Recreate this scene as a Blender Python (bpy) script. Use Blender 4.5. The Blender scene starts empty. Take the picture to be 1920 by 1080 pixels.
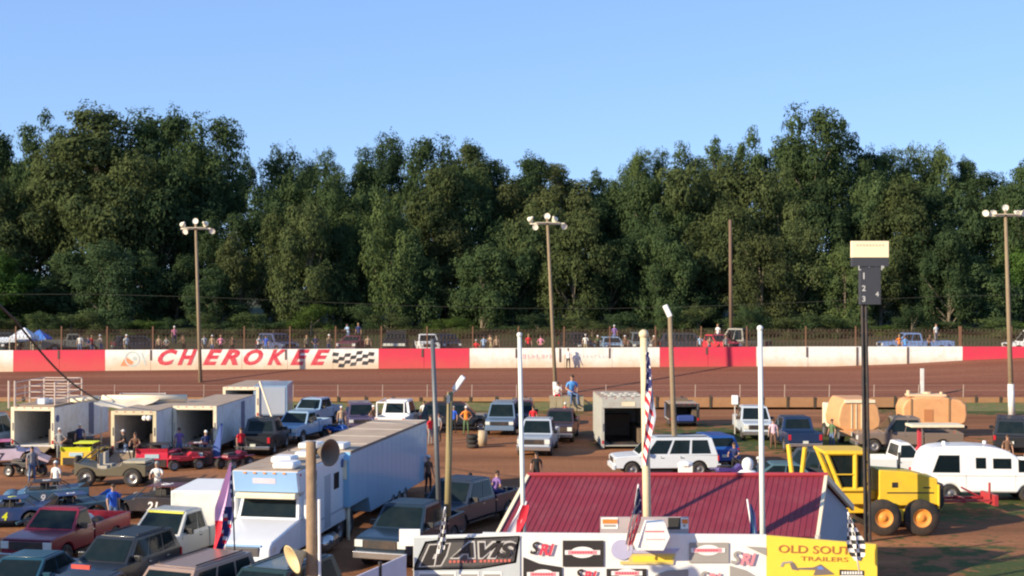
EXPO=0.7; SKYS=0.10; SUNE=5.0; SEL=21; SAZ=58; SUNC=(1,.84,.60); SK=(.8,0.0,4.0); SKG=.5; SKT=(1.65,2.08,2.85)
SHADE_TREES=[(-44,18,15,9),(-45,25,15.5,9.5),(-44,32,14.5,9)]
import bpy, math, random
import numpy as np
from mathutils import Vector, Matrix
R=math.radians
rnd=random.Random(7)
C=bpy.context.scene.collection
H=9.5; YH=540.0; FX=2500.0
def gp(x,y,z=0.0):
    """ground point seen at photo coordinates (x,y) lying at height z"""
    s=(y-YH)/(H-z); return Vector(((x-960)/s, FX/s, z))
def at(x,d,y=None):
    """point at distance d in photo column x (and row y)"""
    z=0 if y is None else H-(y-YH)*d/FX
    return Vector(((x-960)*d/FX, d, z))
# ---------------------------------------------------------------- materials

MATS={}
def mat(name,col=(.5,.5,.5),rough=.6,metal=0.,var=.12,scale=3.,bump=0.,spec=.5,dirt=0.,dirtcol=(.20,.10,.05),coat=0.,coord='Object',alpha=None):
    if name in MATS: return MATS[name]
    m=bpy.data.materials.new(name); m.use_nodes=True; nt=m.node_tree; N=nt.nodes; L=nt.links
    b=N['Principled BSDF']; b.inputs['Roughness'].default_value=rough; b.inputs['Metallic'].default_value=metal
    b.inputs['Specular IOR Level'].default_value=spec
    if coat: b.inputs['Coat Weight'].default_value=coat; b.inputs['Coat Roughness'].default_value=.08
    tc=N.new('ShaderNodeTexCoord'); nz=N.new('ShaderNodeTexNoise'); nz.inputs['Scale'].default_value=scale; nz.inputs['Detail'].default_value=5
    L.new(tc.outputs[coord],nz.inputs['Vector'])
    mx=N.new('ShaderNodeMix'); mx.data_type='RGBA'
    mx.inputs['A'].default_value=(*[c*(1-var) for c in col],1); mx.inputs['B'].default_value=(*[min(1,c*(1+var)) for c in col],1)
    L.new(nz.outputs['Fac'],mx.inputs['Factor']); out=mx.outputs['Result']
    if dirt:
        n2=N.new('ShaderNodeTexNoise'); n2.inputs['Scale'].default_value=1.7; n2.inputs['Detail'].default_value=8; n2.inputs['Roughness'].default_value=.65
        L.new(tc.outputs[coord],n2.inputs['Vector'])
        rp=N.new('ShaderNodeMapRange'); rp.inputs['From Min'].default_value=.45; rp.inputs['From Max'].default_value=.75; rp.inputs['To Max'].default_value=dirt
        L.new(n2.outputs['Fac'],rp.inputs['Value'])
        m2=N.new('ShaderNodeMix'); m2.data_type='RGBA'; m2.inputs['B'].default_value=(*dirtcol,1)
        L.new(rp.outputs['Result'],m2.inputs['Factor']); L.new(out,m2.inputs['A']); out=m2.outputs['Result']
    L.new(out,b.inputs['Base Color'])
    if bump:
        bp=N.new('ShaderNodeBump'); bp.inputs['Strength'].default_value=bump; bp.inputs['Distance'].default_value=.05
        L.new(nz.outputs['Fac'],bp.inputs['Height']); L.new(bp.outputs['Normal'],b.inputs['Normal'])
    MATS[name]=m; return m
def paint(name,col=(.5,.5,.5),dirt=.35): return mat('paint_'+name,col,.3,0,.05,2,spec=.45,dirt=dirt*.55,dirtcol=tuple(min(.5,.05+c*.75) for c in (col[0]*1.1,col[1],col[2]*.8)),coat=.3)
GLASS=mat('dark_glass',(.008,.015,.017),.06,0,.3,spec=.20,dirt=.10,dirtcol=(.09,.09,.08))
TYRE=mat('tyre_rubber',(.022,.021,.02),.85,dirt=.6,dirtcol=(.12,.07,.045))
RIM=mat('rim_metal',(.26,.26,.27),.4,.6,dirt=.5,dirtcol=(.14,.09,.06))
CHROME=mat('chrome',(.6,.6,.6),.22,.85,dirt=.2)
BLACK=mat('black_plastic',(.02,.02,.022),.55,dirt=.35)
LAMP=mat('headlamp',(.75,.75,.7),.15,.1,dirt=.1)
REDL=mat('tail_lamp',(.45,.02,.03),.25)
PLATE=mat('plate_white',(.6,.62,.55),.5)
WHITE=mat('white_enamel',(.70,.71,.70),.45,dirt=.45,dirtcol=(.42,.30,.20))
WHITEC=mat('white_clean',(.80,.80,.79),.5,var=.04)
ALU=mat('aluminium_trim',(.62,.6,.55),.4,.3,dirt=.25)
CREAM=mat('cream_enamel',(.80,.70,.50),.5,dirt=.2)
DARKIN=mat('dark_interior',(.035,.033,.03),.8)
# ---------------------------------------------------------------- mesh builder
class MB:
    def __init__(s): s.v=[]; s.f=[]; s.m=[]
    def add(s,vs,fs,mi=0):
        o=len(s.v); s.v+= [tuple(v) for v in vs]; s.f+=[tuple(i+o for i in f) for f in fs]; s.m+=[mi]*len(fs); return s
    def box(s,c,sz,mi=0,rz=0.,taper=1.,M=None):
        x,y,z=sz[0]/2,sz[1]/2,sz[2]/2; vs=[]
        for k,t in ((-1,1.),(1,taper)):
            for i,j in ((-1,-1),(1,-1),(1,1),(-1,1)): vs.append(Vector((i*x*t,j*y*t,k*z)))
        Q=Matrix.Rotation(rz,4,'Z') if M is None else M
        vs=[Q@v+Vector(c) for v in vs]
        return s.add(vs,[(3,2,1,0),(4,5,6,7),(0,1,5,4),(1,2,6,5),(2,3,7,6),(3,0,4,7)],mi)
    def b2(s,x0,x1,y0,y1,z0,z1,mi=0): return s.box(((x0+x1)/2,(y0+y1)/2,(z0+z1)/2),(abs(x1-x0),abs(y1-y0),abs(z1-z0)),mi)
    def tube(s,p0,p1,r0,r1=None,n=10,mi=0,cap=True):
        p0=Vector(p0);p1=Vector(p1); r1=r0 if r1 is None else r1
        d=(p1-p0).normalized(); a=d.orthogonal().normalized(); b=d.cross(a); vs=[]
        for p,r in ((p0,r0),(p1,r1)):
            for i in range(n):
                t=2*math.pi*i/n; vs.append(p+a*(r*math.cos(t))+b*(r*math.sin(t)))
        fs=[(i,(i+1)%n,n+(i+1)%n,n+i) for i in range(n)]
        if cap: fs+=[tuple(range(n-1,-1,-1)),tuple(range(n,2*n))]
        return s.add(vs,fs,mi)
    def path(s,pts,r,n=6,mi=0):
        for a,b in zip(pts,pts[1:]): s.tube(a,b,r,r,n,mi)
        return s
    def lathe(s,prof,axis='z',n=20,mi=0,M=None,c=(0,0,0)):
        vs=[];k=len(prof)
        for i in range(n):
            t=2*math.pi*i/n
            for r,h in prof:
                v=Vector((r*math.cos(t),r*math.sin(t),h))
                if axis=='y': v=Vector((v.x,v.z,v.y))
                if axis=='x': v=Vector((v.z,v.x,v.y))
                if M is not None: v=M@v
                vs.append(v+Vector(c))
        fs=[(i*k+j,((i+1)%n)*k+j,((i+1)%n)*k+j+1,i*k+j+1) for i in range(n) for j in range(k-1)]
        return s.add(vs,fs,mi)
    def prism(s,poly,y0,y1,mi=0,tf=None):
        """poly in (x,z) swept along y"""
        n=len(poly); vs=[(x,y0,z) for x,z in poly]+[(x,y1,z) for x,z in poly]
        if tf: vs=[tf(*v) for v in vs]
        fs=[(i,(i+1)%n,n+(i+1)%n,n+i) for i in range(n)]
        s.add(vs,[tuple(range(n-1,-1,-1)),tuple(range(n,2*n))]+fs,mi); return s
    def ball(s,c,r,mi=0,n=10,k=7):
        rx,ry,rz=(r,r,r) if not hasattr(r,'__len__') else r
        vs=[];fs=[]
        for j in range(k+1):
            p=math.pi*j/k
            for i in range(n):
                t=2*math.pi*i/n; vs.append((c[0]+rx*math.sin(p)*math.cos(t),c[1]+ry*math.sin(p)*math.sin(t),c[2]+rz*math.cos(p)))
        for j in range(k):
            for i in range(n): fs.append((j*n+i,(j+1)*n+i,(j+1)*n+(i+1)%n,j*n+(i+1)%n))
        return s.add(vs,fs,mi)
    def quad(s,a,b,c,d,mi=0): return s.add([a,b,c,d],[(0,1,2,3)],mi)
    def panel(s,q,u0,u1,v0,v1,off=.012,th=.01,mi=0):
        """thin panel on bilinear quad q=(p00,p10,p11,p01)"""
        q=[Vector(p) for p in q]
        def P(u,v): return q[0]*(1-u)*(1-v)+q[1]*u*(1-v)+q[2]*u*v+q[3]*(1-u)*v
        n=(q[1]-q[0]).cross(q[3]-q[0]).normalized()
        a=[P(u0,v0),P(u1,v0),P(u1,v1),P(u0,v1)]
        lo=[p+n*(off-th) for p in a]; hi=[p+n*off for p in a]
        return s.add(lo+hi,[(3,2,1,0),(4,5,6,7),(0,1,5,4),(1,2,6,5),(2,3,7,6),(3,0,4,7)],mi)
    def build(s,name,mats,parent=None,smooth=False,bevel=0.,loc=None,rot=None):
        me=bpy.data.meshes.new(name); me.from_pydata(s.v,[],s.f)
        mats=mats if isinstance(mats,(list,tuple)) else [mats]
        for m in mats: me.materials.append(m)
        if len(mats)>1: me.polygons.foreach_set('material_index',s.m)
        if smooth: me.polygons.foreach_set('use_smooth',[True]*len(me.polygons))
        me.update()
        o=bpy.data.objects.new(name,me); C.objects.link(o)
        if parent is not None: o.parent=parent
        if loc is not None: o.location=loc
        if rot is not None: o.rotation_euler=rot
        if bevel:
            md=o.modifiers.new('bevel','BEVEL'); md.width=bevel; md.segments=3 if bevel>.04 else 2; md.limit_method='ANGLE'; md.angle_limit=R(28); md.harden_normals=True; me.polygons.foreach_set('use_smooth',[True]*len(me.polygons))
        return o
def tag(o,label=None,cat=None,group=None,kind=None):
    if label: o['label']=label
    if cat: o['category']=cat
    if group: o['group']=group
    if kind: o['kind']=kind
    return o
def thing(name,label,cat,loc=(0,0,0),rz=0.,group=None,scale=None):
    o=bpy.data.objects.new(name,None); C.objects.link(o); o.location=loc; o.rotation_euler=(0,0,rz); o.empty_display_size=.3
    if scale: o.scale=(scale,)*3
    return tag(o,label,cat,group)
def copy_tree(o,parent=None):
    c=o.copy(); C.objects.link(c); c.parent=parent
    for ch in [x for x in o.children]: copy_tree(ch,c)
    return c
def text(s,size,m,parent,loc,rot=(R(90),0,0),name='lettering',shear=0.,off=0.,width=None,align='CENTER',ext=.006):
    cu=bpy.data.curves.new('t','FONT'); cu.body=s; cu.size=size; cu.shear=shear; cu.offset=off; cu.extrude=ext; cu.align_x=align; cu.align_y='CENTER'
    cu.resolution_u=3
    t=bpy.data.objects.new('t',cu); C.objects.link(t); dg=bpy.context.evaluated_depsgraph_get(); dg.update()
    me=bpy.data.meshes.new_from_object(t.evaluated_get(dg)); bpy.data.objects.remove(t)
    me.materials.clear(); me.materials.append(m)
    if width:
        xs=[v.co.x for v in me.vertices]; w=max(xs)-min(xs); k=width/w
        for v in me.vertices: v.co.x*=k
    o=bpy.data.objects.new(name,me); C.objects.link(o); o.parent=parent; o.location=loc; o.rotation_euler=rot
    return o
# ---------------------------------------------------------------- vehicles (x = forward, origin on the ground)
def arch_poly(x0,x1,zb,top,arches):
    """closed side outline: bottom rear -> front with wheel arches, then top points from front to rear"""
    p=[(x0,zb)]
    for cx,r in sorted(arches):
        zc=.36
        a0=math.asin(min(.95,(zb-zc)/r)) if zb>zc else 0
        for k in range(9):
            a=math.pi-a0-(math.pi-2*a0)*k/8; p.append((cx+r*math.cos(a),zc+r*math.sin(a)))
    p.append((x1,zb)); return p+list(top)
def wheels(t,xs,w,r=.37,wd=.24,rim=RIM,n=20,z=None,dual=None,rr=.62):
    for x in xs:
        for sy in (1,-1):
            o=MB().lathe([(r*rr,-wd/2),(r*.93,-wd/2),(r,-wd/2*.7),(r,wd/2*.7),(r*.93,wd/2),(r*rr,wd/2)],'y',n).build('wheel',TYRE,t,True,loc=(x,sy*(w/2-wd/2-.01),z or r))
            m=MB().lathe([(.001,wd*.36),(r*.16,wd*.42),(r*.2,wd*.30),(r*rr*.8,wd*.25),(r*(rr-.02),wd*.46),(r*(rr+.02),wd*.46),(r*(rr+.02),-wd*.4)],'y',n)
            ro=m.build('rim',rim,o,True); 
            if sy<0: ro.rotation_euler=(0,0,math.pi)
def green(t,pm,xa,xb,zb,zt,w,ra=.25,fa=.6,inset=.05,top=.22,splits=(0,.5,1),wr=.0,rear=True,mi=None):
    """cabin: frustum plus glass panels. xa rear, xb front at belt"""
    y0=w/2-inset; y1=w/2-top
    A=[(xa,-y0,zb),(xb,-y0,zb),(xb,y0,zb),(xa,y0,zb)]; B=[(xa+ra,-y1,zt),(xb-fa,-y1,zt),(xb-fa,y1,zt),(xa+ra,y1,zt)]
    m=MB().add(A+B,[(3,2,1,0),(4,5,6,7),(0,1,5,4),(1,2,6,5),(2,3,7,6),(3,0,4,7)])
    # slightly crowned roof
    m.box(((xa+ra+xb-fa)/2,0,zt+.012),((xb-fa-xa-ra)*.9,y1*1.75,.03))
    m.build('cabin',pm,t,bevel=.09)
    MB().panel((A[1],A[2],B[2],B[1]),.06,.94,.08,.90).build('windshield',GLASS,t)
    if rear: MB().panel((A[3],A[0],B[0],B[3]),.10,.90,.15,.86).build('rear_window',GLASS,t)
    for q in ((A[0],A[1],B[1],B[0]),(A[2],A[3],B[3],B[2])):
        rev=q[0][1]>0
        for a,b in zip(splits,splits[1:]):
            u0=a*.86+.07+.012; u1=b*.86+.07-.022
            if rev: u0,u1=1-u1,1-u0
            MB().panel(q,u0,u1,.10,.88).build('side_window',GLASS,t)
def fronts(t,x,w,z0,z1,grille=BLACK,bump=CHROME,lamp=LAMP,gw=.6,bz=(.38,.62)):
    MB().b2(x-.02,x+.03,-w*gw/2,w*gw/2,z0,z1).build('grille',grille,t,bevel=.01)
    for k in range(3):
        pass
    for sy in (1,-1):
        MB().b2(x-.06,x+.028,sy*w*gw/2+sy*.03,sy*(w/2-.07),z0+.04,z1).build('headlight',lamp,t,bevel=.015)
    MB().b2(x-.05,x+.10,-w/2+.03,w/2-.03,*bz).build('front_bumper',bump,t,bevel=.03)
def rears(t,x,w,z0,z1,bump=CHROME,lw=.16,bz=(.42,.62),plate=True):
    for sy in (1,-1): MB().b2(x-.022,x+.06,sy*(w/2-.04),sy*(w/2-.04-lw),z0,z1).build('taillight',REDL,t,bevel=.01)
    MB().b2(x-.12,x+.04,-w/2+.04,w/2-.04,*bz).build('rear_bumper',bump,t,bevel=.03)
    if plate: MB().b2(x-.14,x-.1,-.15,.15,bz[1]-.02,bz[1]+.13).build('licence_plate',PLATE,t)
def seams(t,xs,w,z0,z1):
    for sy in (1,-1):
        for x in xs: MB().b2(x-.008,x+.008,sy*(w/2-.03),sy*(w/2+.003)*(1-.06*max(0,z1-.75)),z0,z1).build('door_seam',BLACK,t)
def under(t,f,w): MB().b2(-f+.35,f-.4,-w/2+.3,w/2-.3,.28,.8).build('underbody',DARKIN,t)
def mirrors(t,x,w,z,m=BLACK):
    for sy in (1,-1): MB().b2(x-.06,x+.06,sy*(w/2-.04),sy*(w/2+.20),z,z+.2).build('side_mirror',m,t,bevel=.02)
def tap(L,w):
    def f(x,y,z):
        k=1-.07*min(1,abs(x)/(L/2))**6-(.06*max(0,z-.75))
        return (x,y*k,z)
    return f
def pickup(name,label,cat,loc,hd,col,L=5.6,w=1.98,h=1.85,cab='crew',chrome=CHROME,grille=BLACK,two=None,rim=RIM,wr=.39,group=None,trim=None,cover=None,scale=None):
    t=thing(name,label,cat,loc,R(hd),group,scale); pm=col
    f=L/2; zb=.48; belt=1.16; hood=1.13
    xb=f-1.45; cl={'crew':2.3,'ext':1.85,'reg':1.35}[cab]; xa=xb-cl; fw=f-.95; rw=-f+1.15
    top=[(f,.62),(f+.01,1.0),(f-.08,1.08),(f-.5,hood),(xb+.05,belt),(xa-.02,belt)]
    MB().prism(arch_poly(xa-.02,f,zb,top,[(fw,.47)]),-w/2,w/2,tf=tap(L,w)).build('body',[pm],t,bevel=.075)
    green(t,pm,xa,xb,belt-.02,h,w,ra=.18,fa=.72,splits=(0,1) if cab=='reg' else ((0,.34,1) if cab=='ext' else (0,.47,1)))
    m=MB(); p=arch_poly(-f,xa-.06,zb,[(xa-.06,belt+.01),(-f,belt+.01)],[(rw,.47)])
    m.prism(p,w/2-.10,w/2).prism(p,-w/2,-w/2+.10); m.b2(-f+.06,xa-.07,-w/2+.10,w/2-.10,.68,.74); m.b2(xa-.14,xa-.08,-w/2+.1,w/2-.1,.74,belt)
    m.build('truck_bed',pm,t,bevel=.02)
    MB().b2(-f-.015,-f+.05,-w/2+.105,w/2-.105,.66,belt+.005).build('tailgate',pm if two is None else two,t,bevel=.012)
    if cover: MB().b2(-f+.02,xa-.1,-w/2+.12,w/2-.12,belt-.03,belt+.03).build('bed_cover',cover,t,bevel=.01)
    fronts(t,f,w,.72,1.0,grille,chrome); rears(t,-f,w,.78,belt-.06,chrome); mirrors(t,xb-.45,w,1.16)
    if trim: MB().b2(xb-.74,xb-.64,-w/2+.3,w/2-.3,h-.09,h-.0).build('windshield_strip',trim,t)
    for sy in (1,-1):
        for k in range(1 if cab=='reg' else 2): MB().b2(xb-1.35-k*1.05,xb-1.2-k*1.05,sy*(w/2-.05),sy*(w/2+.012),.98,1.02).build('door_handle',chrome,t)
        MB().b2(xa+.1,xb-.1,sy*(w/2-.2),sy*(w/2-.03),.36,.44).build('running_board',BLACK,t)
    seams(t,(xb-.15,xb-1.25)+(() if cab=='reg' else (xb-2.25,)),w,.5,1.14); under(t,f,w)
    wheels(t,(fw,rw),w,wr,.25,rim); return t
def suv(name,label,cat,loc,hd,col,L=4.9,w=1.92,h=1.78,group=None,grille=BLACK,bump=None,belt=1.08,rack=True,rim=RIM,scale=None,two=None,splits=(0,.30,.64,1)):
    t=thing(name,label,cat,loc,R(hd),group,scale); f=L/2; zb=.42; bump=bump or col
    xb=f-1.2; xa=-f+.05; fw=f-.9; rw=-f+1.0
    top=[(f,.6),(f+.01,.92),(f-.1,1.0),(f-.5,1.04),(xb+.05,belt),(xa,belt),(-f,1.0)]
    MB().prism(arch_poly(-f,f,zb,top,[(fw,.45),(rw,.45)]),-w/2,w/2,tf=tap(L,w)).build('body',col,t,bevel=.09)
    green(t,col if two is None else two,xa,xb,belt-.02,h,w,ra=.28,fa=.75,splits=splits)
    fronts(t,f,w,.68,.92,grille,bump,bz=(.36,.6)); rears(t,-f,w,.78,1.05,bump,.14,(.4,.62)); mirrors(t,xb-.42,w,1.08,col)
    if rack:
        m=MB()
        for sy in (1,-1): m.tube((xa+.5,sy*.6,h+.06),(xb-1.0,sy*.6,h+.06),.022)
        m.build('roof_rack',BLACK,t)
    for sy in (1,-1):
        for x in (xb-1.3,xb-2.3): MB().b2(x,x+.16,sy*(w/2-.05),sy*(w/2+.01),.93,.97).build('door_handle',CHROME,t)
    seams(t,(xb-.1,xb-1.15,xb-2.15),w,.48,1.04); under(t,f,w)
    wheels(t,(fw,rw),w,.37,.24,rim); return t
def sedan(name,label,cat,loc,hd,col,L=4.7,w=1.8,h=1.43,group=None,scale=None):
    t=thing(name,label,cat,loc,R(hd),group,scale); f=L/2; zb=.32; belt=.95
    fw=f-.9; rw=-f+1.0
    top=[(f,.5),(f,.68),(f-.15,.76),(1.0,.93),(-f+1.0,belt+.02),(-f+.1,.95),(-f,.85)]
    MB().prism(arch_poly(-f,f,zb,top,[(fw,.40),(rw,.40)]),-w/2,w/2,tf=tap(L,w)).build('body',col,t,bevel=.06)
    green(t,col,-f+.75,1.1,belt-.03,h,w,ra=.65,fa=.85,splits=(0,.5,1))
    fronts(t,f,w,.5,.68,BLACK,col,bz=(.25,.46)); rears(t,-f,w,.66,.84,col,.28,(.3,.55)); mirrors(t,.7,w,.92,col)
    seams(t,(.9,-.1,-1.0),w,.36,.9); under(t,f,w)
    wheels(t,(fw,rw),w,.32,.21); return t
def racer(name,label,loc,hd,col,roof,spo,num=None,numm=None,group='dirt race cars in the pits',L=4.7,w=2.0,scale=None):
    """open-cockpit dirt late model: wedge body, flat roof on thin posts, tall rear spoiler"""
    t=thing(name,label,'race car',loc,R(hd),group,scale); f=L/2
    top=[(f,.28),(f-.9,.62),(.75,.86),(.7,.93),(-.9,.93),(-f,1.02)]
    MB().prism(arch_poly(-f,f-.05,.16,top,[(f-1.0,.46),(-f+1.05,.48)]),-w/2,w/2,tf=tap(L,w)).build('body',col,t,bevel=.03)
    m=MB().b2(-1.0,.35,-.62,.62,1.30,1.34); m.build('roof',roof,t,bevel=.02)
    m=MB()
    for sx,x2 in ((.35,.75),(-.95,-1.5)):
        for sy in (1,-1): m.tube((sx,sy*.58,1.3),(x2,sy*.72,.92),.025)
    m.tube((-.3,-.58,1.3),(-.3,-.66,.93),.022).tube((-.3,.58,1.3),(-.3,.66,.93),.022).build('roll_cage',BLACK,t)
    MB().b2(-.8,.55,-.6,.6,.94,.955).b2(-.45,.0,-.05,.45,.93,1.2).build('cockpit',DARKIN,t,bevel=.02)
    M=Matrix.Rotation(R(-25),4,'Y')
    MB().box((-f-.02,0,1.14),(.02,w*.92,.24),M=M).build('spoiler',spo,t)
    for sy in (1,-1): MB().prism([(-f-.12,1.02),(-f+.55,1.0),(-f+.1,1.28),(-f-.15,1.28)],sy*w*.44,sy*(w*.44+.02)).build('spoiler_side',spo,t)
    MB().b2(-f-.03,-f+.02,-w*.40,w*.40,.2,.62).build('rear_opening',BLACK,t); MB().b2(-f-.035,-f,-w*.2,w*.2,.70,.93).build('rear_sticker',mat('sticker_pale',(.4,.55,.6),.5),t)
    wheels(t,(f-1.0,-f+1.05),w,.36,.32,RIM)
    if num:
        for sy in (1,-1): text(num,.5,numm,t,(-.1,sy*(w/2+.006),.56),(R(90),0,0 if sy<0 else math.pi),name='number',shear=.2,off=.01)
        text(num,.55,numm,t,(-.3,0,1.347),(0,0,R(90)),name='number',off=.01)
    return t
def trailer(label,loc,hd,L=8.,w=2.5,h=2.75,fl=.55,shell=None,frame=CREAM,open_=True,group='enclosed race trailers in a row',name='enclosed_trailer',ramp=True,wheelsx=(-.4,.5),rib=True,inner=None,doors=True):
    """rear (opening) faces -x"""
    shell=shell or WHITE; inner=inner or DARKIN
    t=thing(name,label,'trailer',loc,R(hd),group); a=L/2
    m=MB(); k=.05
    m.b2(-a,a,-w/2,-w/2+k,fl,h).b2(-a,a,w/2-k,w/2,fl,h).b2(a-k,a,-w/2+k,w/2-k,fl,h).b2(-a,a,-w/2-.003,w/2+.003,h-.02,h)
    m.b2(-a,a-k,-w/2+k,w/2-k,fl,fl+.06)
    m.build('trailer_body',shell,t,bevel=.02)
    MB().b2(-a+.02,a-.02,-w/2+.02,w/2-.02,h,h+.05).build('roof_sheet',mat('dusty_roof',(.36,.27,.20),.85,dirt=.6,dirtcol=(.50,.40,.28),var=.25),t)
    if rib:
        m=MB()
        for i in range(int(L/.6)):
            x=-a+.5+i*.6
            for sy in (1,-1): m.b2(x,x+.025,sy*w/2,sy*(w/2+.008),fl+.1,h-.05)
        m.build('side_rib',shell,t)
    m=MB().b2(-a-.04,-a+.003,-w/2-.01,-w/2+.19,fl-.1,h+.06).b2(-a-.04,-a+.003,w/2-.19,w/2+.01,fl-.1,h+.06).b2(-a-.045,-a+.003,-w/2+.19,w/2-.19,h-.16,h+.065)
    m.build('rear_frame',frame,t,bevel=.015)
    if ramp:
        MB().add([(-a,-w/2+.2,fl),(-a,w/2-.2,fl),(-a-1.9,w/2-.2,.05),(-a-1.9,-w/2+.2,.05),(-a,-w/2+.2,fl-.07),(-a,w/2-.2,fl-.07),(-a-1.9,w/2-.2,.0),(-a-1.9,-w/2+.2,.0)],
          [(0,3,2,1),(4,5,6,7),(0,1,5,4),(1,2,6,5),(2,3,7,6),(3,0,4,7)]).build('ramp_door',mat('ramp_wood',(.30,.22,.14),.8),t)
    if inner: 
        m=MB().b2(-a+.3,a-.2,-w/2+k+.01,-w/2+.45,fl+.07,fl+.95).b2(a-.9,a-.2,-w/2+.5,w/2-.3,fl+.07,fl+1.5); m.build('cabinet',mat('cabinet_brown',(.14,.10,.07),.7),t)
    if doors:
        m=MB()
        for sy in (1,-1): m.b2(.9,1.7,sy*w/2,sy*(w/2+.015),fl+.1,h-.12)
        m.build('side_door',mat('door_dark_blue',(.09,.12,.2),.5),t)  # side doors in one even dark blue
    MB().b2(-a+.3,a-.3,-.7,.7,.38,fl-.01).b2(a,a+1.1,-.06,.06,.42,.54).build('chassis',BLACK,t)
    for k in range(5): MB().b2(-a-.06,-a-.045,-w/2+.3+k*(w-.6)/4-.04,-w/2+.3+k*(w-.6)/4+.04,h-.01,h+.03).build('marker_lamp',REDL,t)
    for y in (-w/2+.09,w/2-.09): MB().b2(-a-.06,-a-.04,y-.05,y+.05,fl+.15,fl+.35).build('taillight',REDL,t)
    for y in (-w/2+.1,w/2-.1): MB().b2(-a-.07,-a-.04,y-.02,y+.02,fl+.9,fl+1.35).build('door_latch',CHROME,t)
    m=MB()
    for sy in (1,-1): m.b2(-1.0,1.1,sy*(w/2-.02),sy*(w/2+.05),fl+.16,fl+.22)
    m.build('fender',ALU,t)
    wheels(t,wheelsx,w-.02,.34,.2); return t
# ---------------------------------------------------------------- world, light, camera
sc=bpy.context.scene
sc.view_settings.view_transform='Standard'; sc.view_settings.look='None'; sc.view_settings.gamma=1; sc.view_settings.exposure=EXPO
w=bpy.data.worlds.new('World'); sc.world=w; w.use_nodes=True
sky=w.node_tree.nodes.new('ShaderNodeTexSky'); sky.sky_type='NISHITA'; sky.sun_disc=False
SE,SA=R(SEL),R(SAZ)
sky.sun_elevation=SE; sky.sun_rotation=R(180)+SA; sky.air_density=SK[0]; sky.dust_density=SK[1]; sky.ozone_density=SK[2]; sky.altitude=0
_m=w.node_tree.nodes.new('ShaderNodeMix'); _m.data_type='RGBA'; _m.blend_type='MULTIPLY'; _m.inputs['Factor'].default_value=1; _m.clamp_result=False; _m.inputs['B'].default_value=(*SKT,1)
_g=w.node_tree.nodes.new('ShaderNodeGamma'); _g.inputs[1].default_value=SKG; w.node_tree.links.new(sky.outputs[0],_g.inputs[0])
w.node_tree.links.new(_g.outputs[0],_m.inputs['A']); w.node_tree.links.new(_m.outputs['Result'],w.node_tree.nodes['Background'].inputs[0]); w.node_tree.nodes['Background'].inputs[1].default_value=SKYS
sd=Vector((-math.sin(SA)*math.cos(SE),-math.cos(SA)*math.cos(SE),math.sin(SE)))
su=bpy.data.lights.new('sun','SUN'); su.energy=SUNE; su.angle=R(.5); su.color=SUNC
so=bpy.data.objects.new('sun',su); C.objects.link(so); so.rotation_euler=sd.to_track_quat('Z','Y').to_euler(); so.location=(-40,-20,40)
cam=bpy.data.cameras.new('camera'); co=bpy.data.objects.new('camera',cam); C.objects.link(co); co.location=(0,0,H); co.rotation_euler=(R(90),0,0)
cam.lens=36*FX/1920; cam.sensor_width=36; cam.clip_end=5000; sc.camera=co
try: sc.cycles.filter_width=2.2; sc.cycles.max_bounces=6; sc.cycles.use_denoising=True
except Exception: pass
# ---------------------------------------------------------------- terrain
def lerp(x,P):
    if x<=P[0][0]: return P[0][1]
    for (a,b),(c,d) in zip(P,P[1:]):
        if x<=c: return b+(d-b)*(x-a)/(c-a)
    return P[-1][1]
WALLY=117.0; SW=FX/WALLY
def wx(px): return (px-960)/SW
def wbase(x):  return H-(lerp(x*SW+960,[(-400,698),(0,697),(400,693),(900,690),(1400,687),(1560,687),(1700,682),(1800,676),(1920,671),(2400,662)])-YH)/SW
def wtop(x): return H-(lerp(x*SW+960,[(-400,659),(0,657),(960,653),(1500,650),(1920,650),(2400,649)])-YH)/SW
def terr(x,y):
    if y<105: return 0.
    if y<WALLY+.4: return -.15+ (max(0,y-105.6)/(WALLY-105.6))*.2
    if y<130: return 3.45
    if y<146: return 3.45+(y-130)/16*1.6
    return 5.05+min(60,y-146)*.03
def coordattr(me,vals,name):
    a=me.attributes.new(name,'FLOAT','POINT'); a.data.foreach_set('value',vals)
def grid(name,xs,ys,zf,m,attr=None,kind='structure'):
    v=[(x,y,zf(x,y)) for y in ys for x in xs]; nx=len(xs)
    f=[(j*nx+i,j*nx+i+1,(j+1)*nx+i+1,(j+1)*nx+i) for j in range(len(ys)-1) for i in range(nx-1)]
    me=bpy.data.meshes.new(name); me.from_pydata(v,[],f); me.materials.append(m)
    me.polygons.foreach_set('use_smooth',[True]*len(f))
    if attr: coordattr(me,[attr(p[0],p[1]) for p in v],'grass')
    o=bpy.data.objects.new(name,me); C.objects.link(o); tag(o,kind=kind); return o
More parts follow.
